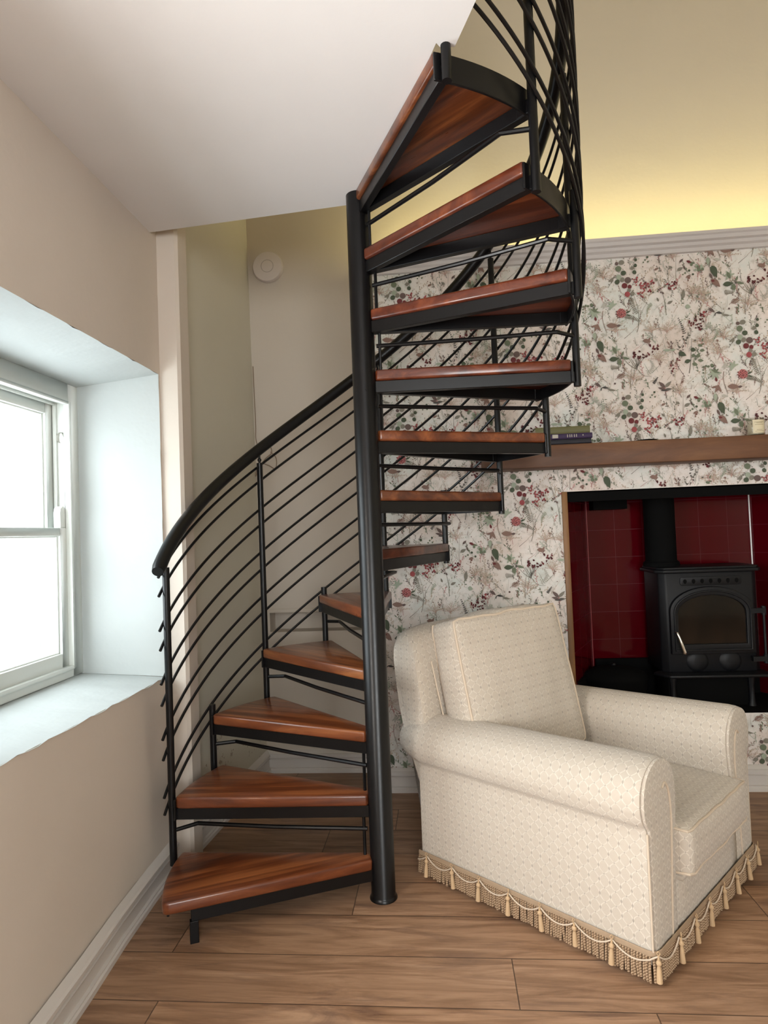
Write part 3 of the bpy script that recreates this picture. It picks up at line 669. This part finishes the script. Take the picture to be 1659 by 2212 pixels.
def stove():
    L_, R_, F, B = 1.362, 1.846, 1.06, 1.31; base = .368
    root = empty('stove', (1.604, 1.19, base)); tag(root, 'black cast iron wood burning stove with arched glass door', 'stove')
    def pt(m, name, mat, par=root, **k):
        off = Vector((1.604, 1.19, base)); m.v = [tuple(Vector(p)-off) for p in m.v]
        return m.build(name, mat, par, **k)
    m = MB(); m.prism([(L_+.0, F+.03), (L_+.03, F), (R_-.03, F), (R_, F+.03), (R_, B), (L_, B)], .545, 1.05); pt(m, 'body', M_IRON, bevel=.006)
    m = MB(); m.prism([(L_-.018, F+.02), (L_+.018, F-.018), (R_-.005, F-.018), (R_+.022, F+.02), (R_+.022, B+.01), (L_-.018, B+.01)], 1.05, 1.066)
    m.prism([(L_-.008, F+.024), (L_+.022, F-.010), (R_-.009, F-.010), (R_+.014, F+.024), (R_+.014, B), (L_-.008, B)], 1.066, 1.078); pt(m, 'top_plate', M_IRON, bevel=.004)
    # arched door
    def arch(c, w, zb, zs, zt, n=22):
        P = [(c-w, zb), (c+w, zb)]
        P += [(c+w*cos(PI*i/n), zs+(zt-zs)*sin(PI*i/n)) for i in range(n+1)]
        return P
    c = 1.604
    def archring(m, o, i, y0, y1):
        n = len(o)
        vs = [(x, y0, z) for x, z in o]+[(x, y0, z) for x, z in i]+[(x, y1, z) for x, z in o]+[(x, y1, z) for x, z in i]; fs = []
        for k in range(n):
            k2 = (k+1) % n; fs += [(k, k2, n+k2, n+k), (2*n+k, 3*n+k, 3*n+k2, 2*n+k2), (k, 2*n+k, 2*n+k2, k2), (n+k, n+k2, 3*n+k2, 3*n+k)]
        m.add(vs, [f[::-1] for f in fs])
    m = MB(); archring(m, arch(c, .204, .640, .855, .978), arch(c, .165, .690, .845, .935), F-.024, F+.004)
    archring(m, arch(c, .188, .655, .85, .962), arch(c, .180, .665, .848, .952), F-.031, F-.02)
    door = pt(m, 'door', M_IRON, bevel=.004)
    def sub(m, name, mat, **k): return pt(m, name, mat, door, **k)
    m = MB(); A = arch(c, .168, .688, .845, .938); m.prism(A, F-.012, F-.006, 'y'); sub(m, 'pane', M_SGLASS, smooth=0)
    m = MB(); m.tube([(c-.187, F-.03, .757), (c-.183, F-.048, .752), (c-.180, F-.052, .742), (c-.166, F-.056, .690), (c-.155, F-.056, .655)], [.004, .006, .006, .009, .009], 10); m.lathe([(.0, -.002), (.010, 0), (.010, .004), (0, .006)], (c-.155, F-.056, .650), 10); sub(m, 'handle', M_CHROME, label='chrome handle')
    m = MB()
    for z in (.852, .612):
        m.box(R_-.06, R_+.012, F-.034, F-.012, z-.012, z+.012)
        m.lathe([(.0, -.024), (.012, -.022), (.012, .022), (0, .024)], (R_+.006, F-.022, z), 12)
    m.tube([(R_+.006, F-.022, .60), (R_+.006, F-.022, .86)], .007, 8); pt(m, 'hinge', M_IRON, door)
    # vent strip with seven holes
    m = MB(); 
    def rr(cx, cz, w, h, r, n=5):
        P = []
        for sx, sz, a0 in ((1, 1, 0), (-1, 1, PI/2), (-1, -1, PI), (1, -1, 1.5*PI)):
            for k in range(n+1): a = a0+PI/2*k/n; P.append((cx+sx*(w-r)+r*cos(a), cz+sz*(h-r)+r*sin(a)))
        return P
    m.prism(rr(c+.008, 1.006, .150, .0215, .012), F-.006, F+.002, 'y'); pt(m, 'vent_slider', M_IRON, bevel=.0015)
    for k in range(7):
        m = MB(); x = c+.008-.126+.042*k; P = [(x+.009*cos(t*PI/6), 1.006+.0115*sin(t*PI/6)-(.003 if t == 9 else 0)) for t in range(12)]
        m.prism(P, F-.0068, F-.0058, 'y'); pt(m, 'vent_hole', M_SOOT, smooth=0)
    for sx in (-.075, .085):
        m = MB(); m.lathe([(0, .012), (.018, .012), (.040, .009), (.052, .002), (.054, 0), (.054, -.004)][::-1], (c+sx, F, .600), 24, axis='y'); pt(m, 'air_control', M_IRON)
    m = MB(); m.prism([(L_-.045, F+.02), (L_+.005, F-.075), (R_-.01, F-.075), (R_+.025, F-.03), (R_+.015, F+.05), (L_-.02, F+.05)], .530, .546); pt(m, 'ash_lip', M_IRON, bevel=.007)
    m = MB(); m.box(L_+.03, R_-.03, F+.035, B-.02, base, .546); pt(m, 'plinth', M_SOOT, bevel=.004)
    for x, y in ((L_+.05, F+.03), (R_-.05, F+.03), (L_+.05, B-.04), (R_-.05, B-.04)):
        m = MB(); m.lathe([(.022, base), (.016, base+.02), (.014, base+.10), (.024, .55)], (x, y, 0), 10); pt(m, 'leg', M_IRON)
    m = MB(); m.lathe([(.079, 0), (.079, .403)], (1.434, 1.235, 1.076), 28); m.lathe([(.092, 0), (.092, .02), (.081, .03)], (1.434, 1.235, 1.076), 28); pt(m, 'flue_pipe', M_SOOT)
stove()
def scuttle():
    c = (1.135, 1.145, .368); root = empty('coal_scuttle', c); tag(root, 'black lidded coal scuttle on the hearth left of the stove', 'coal scuttle')
    sq = .62
    def ell(m): m.v = [(p[0], p[1]*sq, p[2]) for p in m.v]; return m
    ell(MB().lathe([(.12, 0), (.145, .01), (.166, .10), (.168, .135)], n=28)).build('bucket', M_SOOT, root)
    ell(MB().lathe([(.173, .132), (.173, .146), (.155, .168), (.10, .190), (.03, .199), (0, .200)], n=28)).build('lid', M_SOOT, root)
    MB().lathe([(.004, .197), (.014, .206), (.010, .214), (0, .216)], n=12).build('knob', M_IRON, root)
    MB().tube([(.153*cos(t), -.10*0-.03, .10+.035*sin(t)) if False else (-.03+.05*cos(t), -.103, .075-.018*sin(t)) for t in [PI*k/8 for k in range(9)]], .005, 8).build('handle', M_IRON, root)
scuttle()

# mantel beam and the things on it --------------------------------------------
def mantel():
    F = VB-.165
    m = MB(); m.box(0, 3.3, 0, .163, 0, .108)
    o = m.build('mantel_beam', M_OAK, loc=(.478, F, 1.596), bevel=.006); tag(o, 'thick oak mantel beam across the floral papered wall', 'mantel shelf')
    top = 1.704
    def book(name_, z, w, d, h, col, x, label, gold):
        root = empty('book', (x, F+.012, z)); tag(root, label, 'book')
        mc = newmat('book_cloth', col, .6); mp = newmat('book_pages', (.6, .52, .4, 1), .8)
        c = MB(); t = .0025
        c.box(0, w, 0, d, 0, t); c.box(0, w, 0, d, h-t, h)
        c.prism([(0, 0), (0, h), (-.0035, h*.8), (-.005, h*.5), (-.0035, h*.2)], 0, w, 'x')
        MB().box(.004, w-.004, .002, d-.004, t, h-t).build('pages', mp, root, smooth=0)
        if gold:
            c.box(.015, .042, -.0058, -.0048, h*.18, h*.86, 1)
            for k, xx in enumerate((.085, .096, .105, .117, .127)): c.box(xx, xx+.0035, -.0058, -.0046, h*.25, h*.8, 1)
            c.box(.157, .162, -.0058, -.0046, h*.45, h*.7, 1)
        c.build('cover', [mc, newmat('faded_gilt', (.30, .27, .22, 1), .4, .3)], root, smooth=0)
    x0 = .800
    book('a', top, .196, .13, .026, (.008, .008, .016, 1), x0, 'black book at the bottom of the stack on the mantel', 0)
    book('b', top+.0262, .204, .13, .0255, (.035, .016, .065, 1), x0-.002, 'purple book with faded gilt spine in the middle of the mantel stack', 1)
    book('c', top+.0519, .258, .12, .034, (.13, .125, .05, 1), x0-.066, 'olive green book on top of the mantel stack', 0)
    d = MB(); d.lathe([(0, 0), (.040, 0), (.052, .006), (.050, .007), (.038, .003), (0, .003)], n=28); o = d.build('trinket_dish', M_SOOT, loc=(1.268, F+.065, top)); tag(o, 'small dark flat dish on the mantel beam', 'dish')
    jr = empty('candle_jar', (1.775, F+.06, top)); tag(jr, 'clear glass jar with a cream label on the mantel beam', 'jar')
    MB().lathe([(.036, 0), (.038, .003), (.038, .080), (.034, .088), (.0335, .084), (.0355, .078), (.0355, .006), (0, .006)], n=28).build('jar_body', M_JAR, jr)
    MB().lathe([(0, .007), (.035, .007), (.035, .055), (0, .056)], n=24).build('wax', newmat('wax', (.62, .56, .45, 1), .5), jr)
    lb = MB(); lb.grid(lambda a, b: (.0386*cos(-PI/2-.75+1.5*a), .0386*sin(-PI/2-.75+1.5*a), .012+.062*b), 12, 1); ln = lb
    for z, w in ((.062, .55), (.058, .34), (.050, .5), (.026, .34), (.019, .5)):
        ln.grid(lambda a, b: (.0389*cos(-PI/2-w+2*w*a), .0389*sin(-PI/2-w+2*w*a), z+.0022*b), 10, 1, 1)
    lb.build('jar_label', [newmat('label_paper', (.66, .58, .40, 1), .6), newmat('label_ink', (.33, .27, .16, 1), .6)], jr)
mantel()

# smoke alarm, loose cable ------------------------------------------------------
al = empty('smoke_alarm', (-.662, VR, 2.853)); tag(al, 'round white smoke alarm high on the recessed wall corner', 'smoke alarm')
MB().lathe([(.085, 0), (.085, .012), (.088, .016), (.088, .026), (.083, .034), (.05, .038), (0, .038)], n=48, axis='y').build('alarm_body', M_WHITEP, al)
MB().lathe([(.033, .037), (.034, .0388), (.036, .0388), (.037, .037)], n=40, axis='y').build('button_ring', M_GREYP, al)
MB().lathe([(0, .0385), (.031, .0385), (.032, .0375)][::-1], n=40, axis='y').build('test_button', M_WHITEP, al)
def cable():
    m = MB(); V = VR-.006
    W_ = [Vector((-.77, VR-.012, 2.29)), Vector((-.768, VR-.010, 2.1)), Vector((-.765, VR-.012, 1.95)), Vector((-.765, VR-.01, 1.86)), Vector((-.73, VR-.006, 1.80)), Vector((-.69, VR-.006, 1.83)), Vector((-.68, VR-.006, 1.79)), Vector((-.72, VR-.006, 1.755)), Vector((-.755, VR-.008, 1.70)), Vector((-.775, VR-.014, 1.66)), Vector((-.75, VR-.012, 1.73)), Vector((-.70, VR-.006, 1.72)), Vector((-.66, VR-.006, 1.70)), Vector((-.655, VR-.006, 1.76)), Vector((-.69, VR-.006, 1.80))]
    P = []
    for i in range(len(W_)-1):
        a, b, c, d = W_[max(i-1, 0)], W_[i], W_[i+1], W_[min(i+2, len(W_)-1)]
        for k in range(6):
            t = k/6; P.append(.5*((2*b)+(c-a)*t+(2*a-5*b+4*c-d)*t*t+(3*b-a-3*c+d)*t**3))
    m.tube(P, .0028, 6); o = m.build('loose_cable', newmat('painted_cable', (.27, .20, .14, 1), .6)); tag(o, 'thin painted cable looped loosely in the wall corner behind the handrail', 'cable')
cable()

# ------------------------------------------------------------------ spiral stair
RT, H, Z1 = .7532, .22, .1514
A1, DTH, WA = 3.4949+.0963, .3907, .4706
RP_, DL = .775, .045
def ang(k): return A1-DTH*(k-1)
def zt(k): return Z1+H*(k-1)
stair = empty('spiral_staircase', (0, 0, 0)); tag(stair, 'black steel spiral staircase with reddish hardwood wedge treads', 'staircase')
def P2(r, a, z): return Vector((r*cos(a), r*sin(a), z))
TH, FH = .040, .043
def tread_outline(g=0.0, rc=.024):
    """plan of a tread, nose edge along +x, wedge turning clockwise"""
    d2 = Vector((cos(WA), -sin(WA))); n2 = Vector((-sin(WA), -cos(WA)))
    # nose line: from (.046,.0195) to (R,0)
    P = [Vector((.046, .0195-g))]
    R_ = RT-g
    e = Vector((R_, -g))
    d1 = (e-P[0]).normalized()
    P.append(e-d1*rc)
    for k in range(1, 5):
        t = k/5; a_ = e-d1*rc; b_ = e; c_ = Vector((R_*cos(rc/R_), -R_*sin(rc/R_)-g*.0)); P.append((1-t)**2*a_+2*t*(1-t)*b_+t*t*c_)
    na = 12; a0 = rc/R_; a1 = WA-rc*.6/R_-(g/R_)
    for k in range(na+1):
        t = a0+(a1-a0)*k/na; P.append(Vector((R_*cos(t), -R_*sin(t))))
    P.append(d2*(R_-.004)-n2*g); P.append(d2*.046+n2*(.0195-g)); P.append(Vector((.040, 0)))
    return P
def tread_mesh():
    m = MB(); O = tread_outline()
    m.prism([(p.x, p.y) for p in O][::-1], -TH, 0)
    return m
t1 = tread_mesh().build('tread', M_TREAD, stair, bevel=.008, seg=3)
# steel frame beneath the tread
def frame_mesh(first_=False):
    m = MB(); g = .012; bw = .026
    d2 = Vector((cos(WA), -sin(WA))); n2 = Vector((-sin(WA), -cos(WA)))
    def bar(a, b, n):
        a = Vector(a); b = Vector(b); q = [a, b, b+n*bw, a+n*bw]
        pts = [(p.x, p.y) for p in q]
        ar = sum(pts[i][0]*pts[(i+1) % 4][1]-pts[(i+1) % 4][0]*pts[i][1] for i in range(4))
        if ar < 0: pts = pts[::-1]
        m.prism(pts, -TH-FH, -TH)
    re = .664 if first_ else RT-.003
    s1 = Vector((.040, .0195-g)); nn = Vector((0, -1)); bar(s1, Vector((re, -g)), nn)
    s2 = d2*.040+n2*(.0195-g); bar(s2, d2*(RT-.003)-n2*g, -n2)
    for a_ in ((DTH+DL,) if first_ else (DL, DTH+DL)):      # tabs welded to the outer posts
        q = Vector((cos(a_), -sin(a_))); nq = Vector((sin(a_), cos(a_)))
        P = [q*(RT-.03)-nq*.007, q*RP_-nq*.007, q*RP_+nq*.007, q*(RT-.03)+nq*.007]
        m.prism([(p.x, p.y) for p in P], -TH-FH+.001, -TH-.001)
    ro, ri = (RT-.012, RT-.020) if first_ else (RT+.004, RT-.004); n = 12
    w0 = .10 if first_ else 0; A_ = [w0+(WA-w0)*k/n for k in range(n+1)]
    o = [(ro*cos(t), -ro*sin(t)) for t in A_]; i_ = [(ri*cos(t), -ri*sin(t)) for t in A_]
    m.prism(o[::-1]+i_, -TH-FH, -TH+.001 if first_ else -.007)
    return m
fr = frame_mesh().build('tread_frame', M_BLACK, t1, bevel=.0015, seg=1)
# riser bar set between this tread and the next one up (in this tread's own frame)
def riser(next_):
    m = MB(); da = -DTH-DL; z = H-.128
    m.tube([P2(RP_, da, z-.004), P2(.70, da-.075, z), P2(.40, da-.05, z), P2(.05, da-.02, z)], .0078, 8)
    m.tube([P2(.062, da-.02, -.006), P2(.062, da-.02, H-TH-.03)], .006, 8)
    return m
rs = riser(True).build('riser_bar', M_BLACK, t1)
t1.location = (0, 0, zt(1)); t1.rotation_euler = (0, 0, ang(1))
SHADE_TONE = {1: (.92, .86, .82), 2: (1.05, 1, .95), 3: (1.12, 1.12, 1.05), 4: (1.05, 1.12, 1.1), 5: (.80, .66, .66), 6: (.50, .40, .44), 7: (.74, .66, .60), 8: (.86, .76, .66), 9: (.62, .44, .44), 10: (.66, .46, .46), 11: (.72, .54, .52), 12: (.80, .74, .62)}  # tread tints: timber variation plus shade on the upper treads put into colour
t1.color = SHADE_TONE[1]+(1,)
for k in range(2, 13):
    dup(t1, stair, (0, 0, zt(k)), (0, 0, ang(k))).color = SHADE_TONE[k]+(1,)
fr.data = frame_mesh(True).build('tmp', M_BLACK, bevel=.0015, seg=1).data; bpy.data.objects.remove(bpy.data.objects['tmp'])
# pole
m = MB(); m.lathe([(.050, 0), (.050, .004), (.046, .010), (.0435, .014), (.0435, 2.560), (.0435, 2.562), (.0435, 2.5715)], n=40); m.build('pole', M_BLACK, stair)
# foot of the lowest tread
m = MB(); a = ang(1)-.028; p = P2(.655, a, 0); Mx = Matrix.Translation(p) @ Matrix.Rotation(a, 4, 'Z')
m.box(-.014, .014, -.012, .012, 0, zt(1)-TH-FH+.002, M=Mx); m.build('foot', M_BLACK, stair, bevel=.0015, seg=1)
# posts and balusters, one pattern each
def post_obj(name, h0, h1, cap):
    m = MB(); m.tube([(0, 0, h0), (0, 0, h1)], .0135, 14)
    if cap: m.lathe([(.0, h1-.001), (.005, h1), (.0055, h1+.006), (.009, h1+.012), (.009, h1+.018), (.005, h1+.023), (.005, h1+.05)], n=12)
    return m.build(name, M_BLACK, stair)
short = post_obj('tread_post', -H-TH-FH-.012, .032, False)
tall = post_obj('baluster', -H-TH-FH-.012, .842, True)
first = True
for k in range(3, 15, 2):
    o = short if k == 3 else dup(short, stair)
    o.location = P2(RP_, ang(k)-DL, zt(k))
low = MB(); low.tube([(0, 0, -H-.036), (0, 0, .842)], .0135, 14); low.lathe([(.0, .841), (.005, .842), (.0055, .848), (.009, .854), (.009, .860), (.005, .865), (.005, .892)], n=12)
low = low.build('baluster', M_BLACK, stair)
for k in range(2, 15, 2):
    o = low if k == 2 else (tall if k == 4 else dup(tall, stair))
    o.location = P2(RP_, ang(k)-DL, zt(k))
# curved rails
RAILH = [.800, .730, .602, .530, .405, .327, .202, .128, -.009, -.070]
def helix(R_, h, t0, t1_, n): return [P2(R_, A1-DTH*(t-1), Z1+H*(t-1)+h) for t in [t0+(t1_-t0)*i/n for i in range(n+1)]]
for h in RAILH:
    m = MB(); m.tube(helix(RP_+.0185, h, 2.03, 14.15, 150), .0058, 8); m.build('rail', M_BLACK, stair)
m = MB(); Hx = helix(.768, .882, 1.77, 14.4, 170); m.tube(Hx, [.021]+[.0255]*169+[.021], 18)
m.build('handrail', M_BLACK, stair)

# ------------------------------------------------------------------ armchair
CH = empty('armchair', (.8082, -.4212, 0), math.atan2(.690, .724)+.0963)
tag(CH, 'cream patterned rolled-arm armchair with tasselled fringe beside the stair pole', 'armchair')
def rcush(sx, sy, sz, r, bulge=(0, 0, 0), n=(16, 16, 8), wr=0.0, sd=0):
    """soft box centred at origin"""
    R = random.Random(sd); m = MB(); ph = [R.uniform(0, 6) for _ in range(6)]
    def mp(p):
        q = Vector((p[0]*sx/2, p[1]*sy/2, p[2]*sz/2)); c = Vector((max(-sx/2+r, min(sx/2-r, q.x)), max(-sy/2+r, min(sy/2-r, q.y)), max(-sz/2+r, min(sz/2-r, q.z))))
        d = q-c
        if d.length > 1e-9:
            mx = max(abs(d.x), abs(d.y), abs(d.z)); q = c+d.normalized()*mx
        x, y, z = p
        q.x += bulge[0]*x*(1-y*y)*(1-z*z); q.y += bulge[1]*y*(1-x*x)*(1-z*z); q.z += bulge[2]*z*(1-x*x)*(1-y*y)
        if wr:
            w_ = wr*(sin(x*7+z*3+ph[0])*sin(z*6+y*2+ph[1])+.6*sin(x*13+y*11+ph[2]))
            q += Vector((w_*.3, w_*.5, w_))
        return q
    for ax in range(3):
        a, b = [(1, 2), (2, 0), (0, 1)][ax]
        for s_ in (1, -1):
            def P(i, j):
                p = [0, 0, 0]; p[ax] = s_; p[a] = -cos(PI*i) if False else 2*i-1; p[b] = 2*j-1; return mp(p)
            m.grid(P, n[a], n[b], 0, flip=(s_ < 0))
    return m, mp
def loopring(mp, sgn, axis, r_=.0045, e=.97, N=72):
    """piping following the edge of face 'axis'=sgn"""
    P = []
    a, b = [(1, 2), (2, 0), (0, 1)][axis]
    for k in range(N):
        t = k/N*4; s_ = int(t); f = t-s_; c = [(-1+2*f, -1), (1, -1+2*f), (1-2*f, 1), (-1, 1-2*f)][s_]
        p = [0, 0, 0]; p[axis] = sgn*e; p[a] = c[0]; p[b] = c[1]; P.append(mp(p))
    m = MB(); m.tube(P, r_, 7, closed=True); return m
def weld(o):
    bm = bmesh.new(); bm.from_mesh(o.data); bmesh.ops.remove_doubles(bm, verts=bm.verts, dist=1e-5); bm.to_mesh(o.data); bm.free()
    o.data.shade_smooth(); return o
W_, D_ = .868, .90
# arm section (w,z), counter-clockwise, outer side towards -w
ARM = [(.0, .052), (.0, .20), (.0, .40), (-.002, .428), (-.022, .445), (-.036, .475), (-.040, .510), (-.032, .548), (-.012, .582), (.020, .604), (.062, .617), (.108, .617), (.150, .602), (.184, .570), (.202, .530), (.206, .480), (.198, .42), (.186, .36), (.178, .28), (.172, .052)]
def smoothpoly(P, it=1, closed=False):
    for _ in range(it):
        Q = []; n = len(P)
        for i in range(n-1):
            a, b = P[i], P[i+1]; Q += [(a[0]*.75+b[0]*.25, a[1]*.75+b[1]*.25), (a[0]*.25+b[0]*.75, a[1]*.25+b[1]*.75)]
        P = [P[0]]+Q+[P[-1]]
    return P
def arm(mirror):
    sec = smoothpoly(ARM, 1); sx = (lambda w: W_-w) if mirror else (lambda w: w)
    L = [0]; 
    for i in range(1, len(sec)): L.append(L[-1]+math.hypot(sec[i][0]-sec[i-1][0], sec[i][1]-sec[i-1][1]))
    ys = [0, .004, .012, .03, .1, .2, .3, .4, .5, .6, .7, .78, .86, .93, .965, .985]
    cw, cz = .085, .45
    def ins(y): return 1-.045*(1-min(1, y/.03))**2 if y < .03 else (1-.30*((y-.86)/.125)**2 if y > .86 else 1)
    def pnt(i, j):
        w, z = sec[i]; y = ys[j]; s_ = ins(y)
        dz = .010*(y/.9)*0
        if z > .40: w2 = cw+(w-cw)*s_; z2 = .51+(z-.51)*s_
        else: w2 = w+(cw-w)*(1-s_)*.4; z2 = z
        # roll drops slightly towards the back
        z2 -= max(0, z2-.35)*.10*(y/.98)
        k_ = max(0, min(1, (.46-z2)/.08)); yy = y if y < .80 else y+(min(y, .885)-y)*k_
        if z <= .40: w2 = w
        return (sx(w2), yy, z2)
    m = MB(); n = len(sec)
    for j in range(len(ys)):
        for i in range(n): m.v.append(pnt(i, j))
    for j in range(len(ys)-1):
        for i in range(n-1):
            f = [j*n+i, j*n+i+1, (j+1)*n+i+1, (j+1)*n+i]; q = [(ys[j], L[i]), (ys[j], L[i+1]), (ys[j+1], L[i+1]), (ys[j+1], L[i])]
            if not mirror: f = f[::-1]; q = q[::-1]
            m.face(f, 0, q)
    for j in (0, len(ys)-1):
        f = [j*n+i for i in range(n)]; 
        if (j == 0) == mirror: f = f[::-1]
        m.face(f, 0, [(m.v[i][0], m.v[i][2]) for i in f])
    o = m.build('arm', M_FAB, CH, smooth=50)
    # scroll-shaped facing panel on the front with its piped edge
    F = []
    c = (.088, .40)
    for w, z in smoothpoly(ARM, 1):
        F.append((w+(.092-w)*.10, max(.06, .50+(z-.50)*.955 if z > .5 else z)))
    m = MB(); pts = [(sx(w), z) for w, z in F]
    m.prism(pts if mirror else pts[::-1], -.010, .002, 'y') if False else m.prism(pts[::-1] if not mirror else pts, -.010, .003, 'y')
    fc = m.build('arm_facing', M_FAB, o, boxuv=True, bevel=.004)
    IN = [(.118, .075), (.128, .2), (.142, .33), (.150, .42), (.146, .48), (.132, .525), (.112, .54), (.096, .525)]
    m = MB(); m.tube([(sx(w), -.0115, z) for w, z in smoothpoly(IN, 2)], .0035, 7)
    m.tube([(sx(-.001), -.004, .08), (sx(-.001), -.004, .42)], .0032, 7)
    m.build('piping', M_PIPE, o)
    return o
arm(False); arm(True)
# base with front rail
m, _ = rcush(W_-.17*2+.03, D_-.03, .185, .012, (0, 0, 0), (6, 6, 4)); o = weld(m.build('base', M_FAB, CH, boxuv=True)); o.location = (W_/2, D_/2-.026, .145)
m, mp = rcush(W_-.35, .055, .022, .010, (0, 0, 0), (6, 4, 3)); o = weld(m.build('front_rail', M_FAB, CH, boxuv=True)); o.location = (W_/2, .000, .232)
# back
def back():
    prof = [(.882, .052), (.886, .34), (.935, .46), (.985, .60), (1.010, .78), (1.018, .885), (1.000, .925), (.960, .935), (.915, .915), (.890, .860), (.865, .70), (.84, .52), (.82, .36), (.80, .052)]
    P = smoothpoly(prof, 1); L = [0]
    for i in range(1, len(P)): L.append(L[-1]+math.hypot(P[i][0]-P[i-1][0], P[i][1]-P[i-1][1]))
    n = len(P); xs = [0, .006, .02, .05, .15, .3, W_/2, W_-.3, W_-.15, W_-.05, W_-.02, W_-.006, W_]; m = MB(); c = (.92, .6)
    for x in xs:
        e = min(x, W_-x); s_ = 1-.09*(1-min(1, e/.03))**2; zz = 1-.03*(1-min(1, e/.15))**2
        for y, z in P: m.v.append((.005+x*(W_-.01)/W_, c[0]+(y-c[0])*s_ + 0, (c[1]+(z-c[1])*(s_ if z > .3 else 1))*zz if z > .3 else z))
    for j in range(len(xs)-1):
        for i in range(n-1): m.face([j*n+i, j*n+i+1, (j+1)*n+i+1, (j+1)*n+i], 0, [(xs[j], L[i]), (xs[j], L[i+1]), (xs[j+1], L[i+1]), (xs[j+1], L[i])])
    m.face([i for i in range(n)][::-1], 0, [(P[i][0], P[i][1]) for i in range(n)][::-1]); m.face([(len(xs)-1)*n+i for i in range(n)], 0, [(P[i][0], P[i][1]) for i in range(n)])
    o = m.build('back', M_FAB, CH, smooth=50)
    m = MB(); m.tube([(.075, .868+.0, .80), (.082, .845, .68), (.095, .826, .56)], .0028, 6); m.build('piping', M_PIPE, o)
back()
# seat cushion
m, mp = rcush(W_-.338, .78, .150, .022, (.004, .012, .022), (18, 22, 8), .0022, 3)
sc_ = weld(m.build('seat_cushion', M_FAB, CH, boxuv=True)); sc_.location = (W_/2, .335, .318)
for s_ in (1, -1): loopring(mp, s_, 2, .0042, .90).build('piping', M_PIPE, sc_)
# loose back cushion leaning in the chair, turned a little
m, mp = rcush(.550, .165, .570, .020, (.030, .036, .022), (22, 8, 22), .004, 5)
bc = weld(m.build('back_cushion', M_FAB, CH, boxuv=True))
bc.rotation_euler = (math.radians(-13), math.radians(-2), math.radians(-13)); bc.location = (.372, .712, .680)
for s_ in (1, -1): loopring(mp, s_, 1, .0052, .93).build('piping', M_PIPE, bc)
# fringe
def perimeter():
    x0, x1, y0, y1, r = -.006, W_+.006, -.016, .893, .03; P = []
    def seg(a, b, n): return [(a[0]+(b[0]-a[0])*i/n, a[1]+(b[1]-a[1])*i/n) for i in range(n)]
    n = 10
    P += seg((x0, y1), (x0, y0+r), 110)
    P += [(x0+r-r*cos(t), y0+r-r*sin(t)) for t in [PI/2*k/6 for k in range(6)]]
    P += seg((x0+r, y0), (x1-r, y0), 100)
    P += [(x1-r+r*sin(t), y0+r-r*cos(t)) for t in [PI/2*k/6 for k in range(6)]]
    P += seg((x1, y0+r), (x1, y1), 110); P += seg((x1, y1), (x0, y1), 100)
    return P
PER = perimeter()
def walk(step):
    out = []; acc = 0; nxt = 0; n = len(PER)
    for i in range(n):
        a = Vector(PER[i]); b = Vector(PER[(i+1) % n]); l = (b-a).length
        while nxt < acc+l:
            t = (nxt-acc)/l; d = (b-a).normalized(); out.append((a+(b-a)*t, Vector((-d.y, d.x))*-1, nxt)); nxt += step
        acc += l
    return out, acc
R5 = random.Random(5)
m = MB(); pts, tot = walk(.0088)
for p, nr, s_ in pts:
    j = [R5.uniform(-.0022, .0022) for _ in range(4)]; zb = .008+R5.random()*.006
    q = [Vector((p.x, p.y, .084)), Vector((p.x+nr.x*.004+j[0], p.y+nr.y*.004+j[1], .045)), Vector((p.x+nr.x*(.006+j[3])+j[2], p.y+nr.y*(.006+j[3])+j[3], zb))]
    m.tube(q, [.0036, .0044, .0040], 6)
o = m.build('fringe', M_FRINGE, CH, label='tan twisted bullion fringe'); o['kind'] = 'stuff'
m = MB(); prof = [(0, .078), (.003, .079), (.0036, .083), (.003, .0855), (.0036, .089), (.002, .093), (0, .094)]
n = len(prof); N = len(PER)
for i, pp in enumerate(PER):
    a = Vector(PER[i-1]); b = Vector(PER[(i+1) % N]); d = (b-a).normalized(); nr = Vector((d.y, -d.x))
    for a_, z in prof: m.v.append((pp[0]+nr.x*(a_+.001)*1, pp[1]+nr.y*(a_+.001), z))
for i in range(N):
    for k in range(n-1): m.face([i*n+k, ((i+1) % N)*n+k, ((i+1) % N)*n+k+1, i*n+k+1])
m.build('fringe_braid', newmat('fringe_braid', (.38, .27, .175, 1), .75), CH)
def outward(nr): return nr
# swag cord dipping between the tassels
NT_ = round(tot/.1225); ST_ = tot/NT_
pts, _ = walk(.006); P = []
for p, nr, s_ in pts:
    f = ((s_-.047)/ST_) % 1; dip = 4*f*(1-f); P.append((p.x+nr.x*.011, p.y+nr.y*.011, .086-.026*dip))
m = MB(); m.tube(P, .0024, 6, closed=True); m.build('swag_cord', M_PIPE, CH)
m = MB(); m.lathe([(0, .004), (.003, .002), (.0035, -.006), (.0075, -.010), (.008, -.015), (.005, -.020), (.0045, -.022), (.0065, -.030), (.0078, -.055), (.0085, -.068), (0, -.068)][::-1], n=10)
m.tube([(0, -.002, .004), (-.005, -.002, .012), (0, -.002, .018), (.005, -.002, .012), (0, -.002, .004)], .0014, 5)
tas = m.build('tassel', M_TASSEL, CH); first = True
allp, _ = walk(.0005)
for i in range(int(1.86/ST_)):
    p, nr, s_ = allp[min(len(allp)-1, int(round((.047+i*ST_)/.0005)))]
    o = tas if first else dup(tas, CH); first = False
    o.location = (p.x+nr.x*.0155, p.y+nr.y*.0155, .083); o.rotation_euler = (R5.uniform(-.08, .08), R5.uniform(-.08, .08), R5.uniform(0, 3))
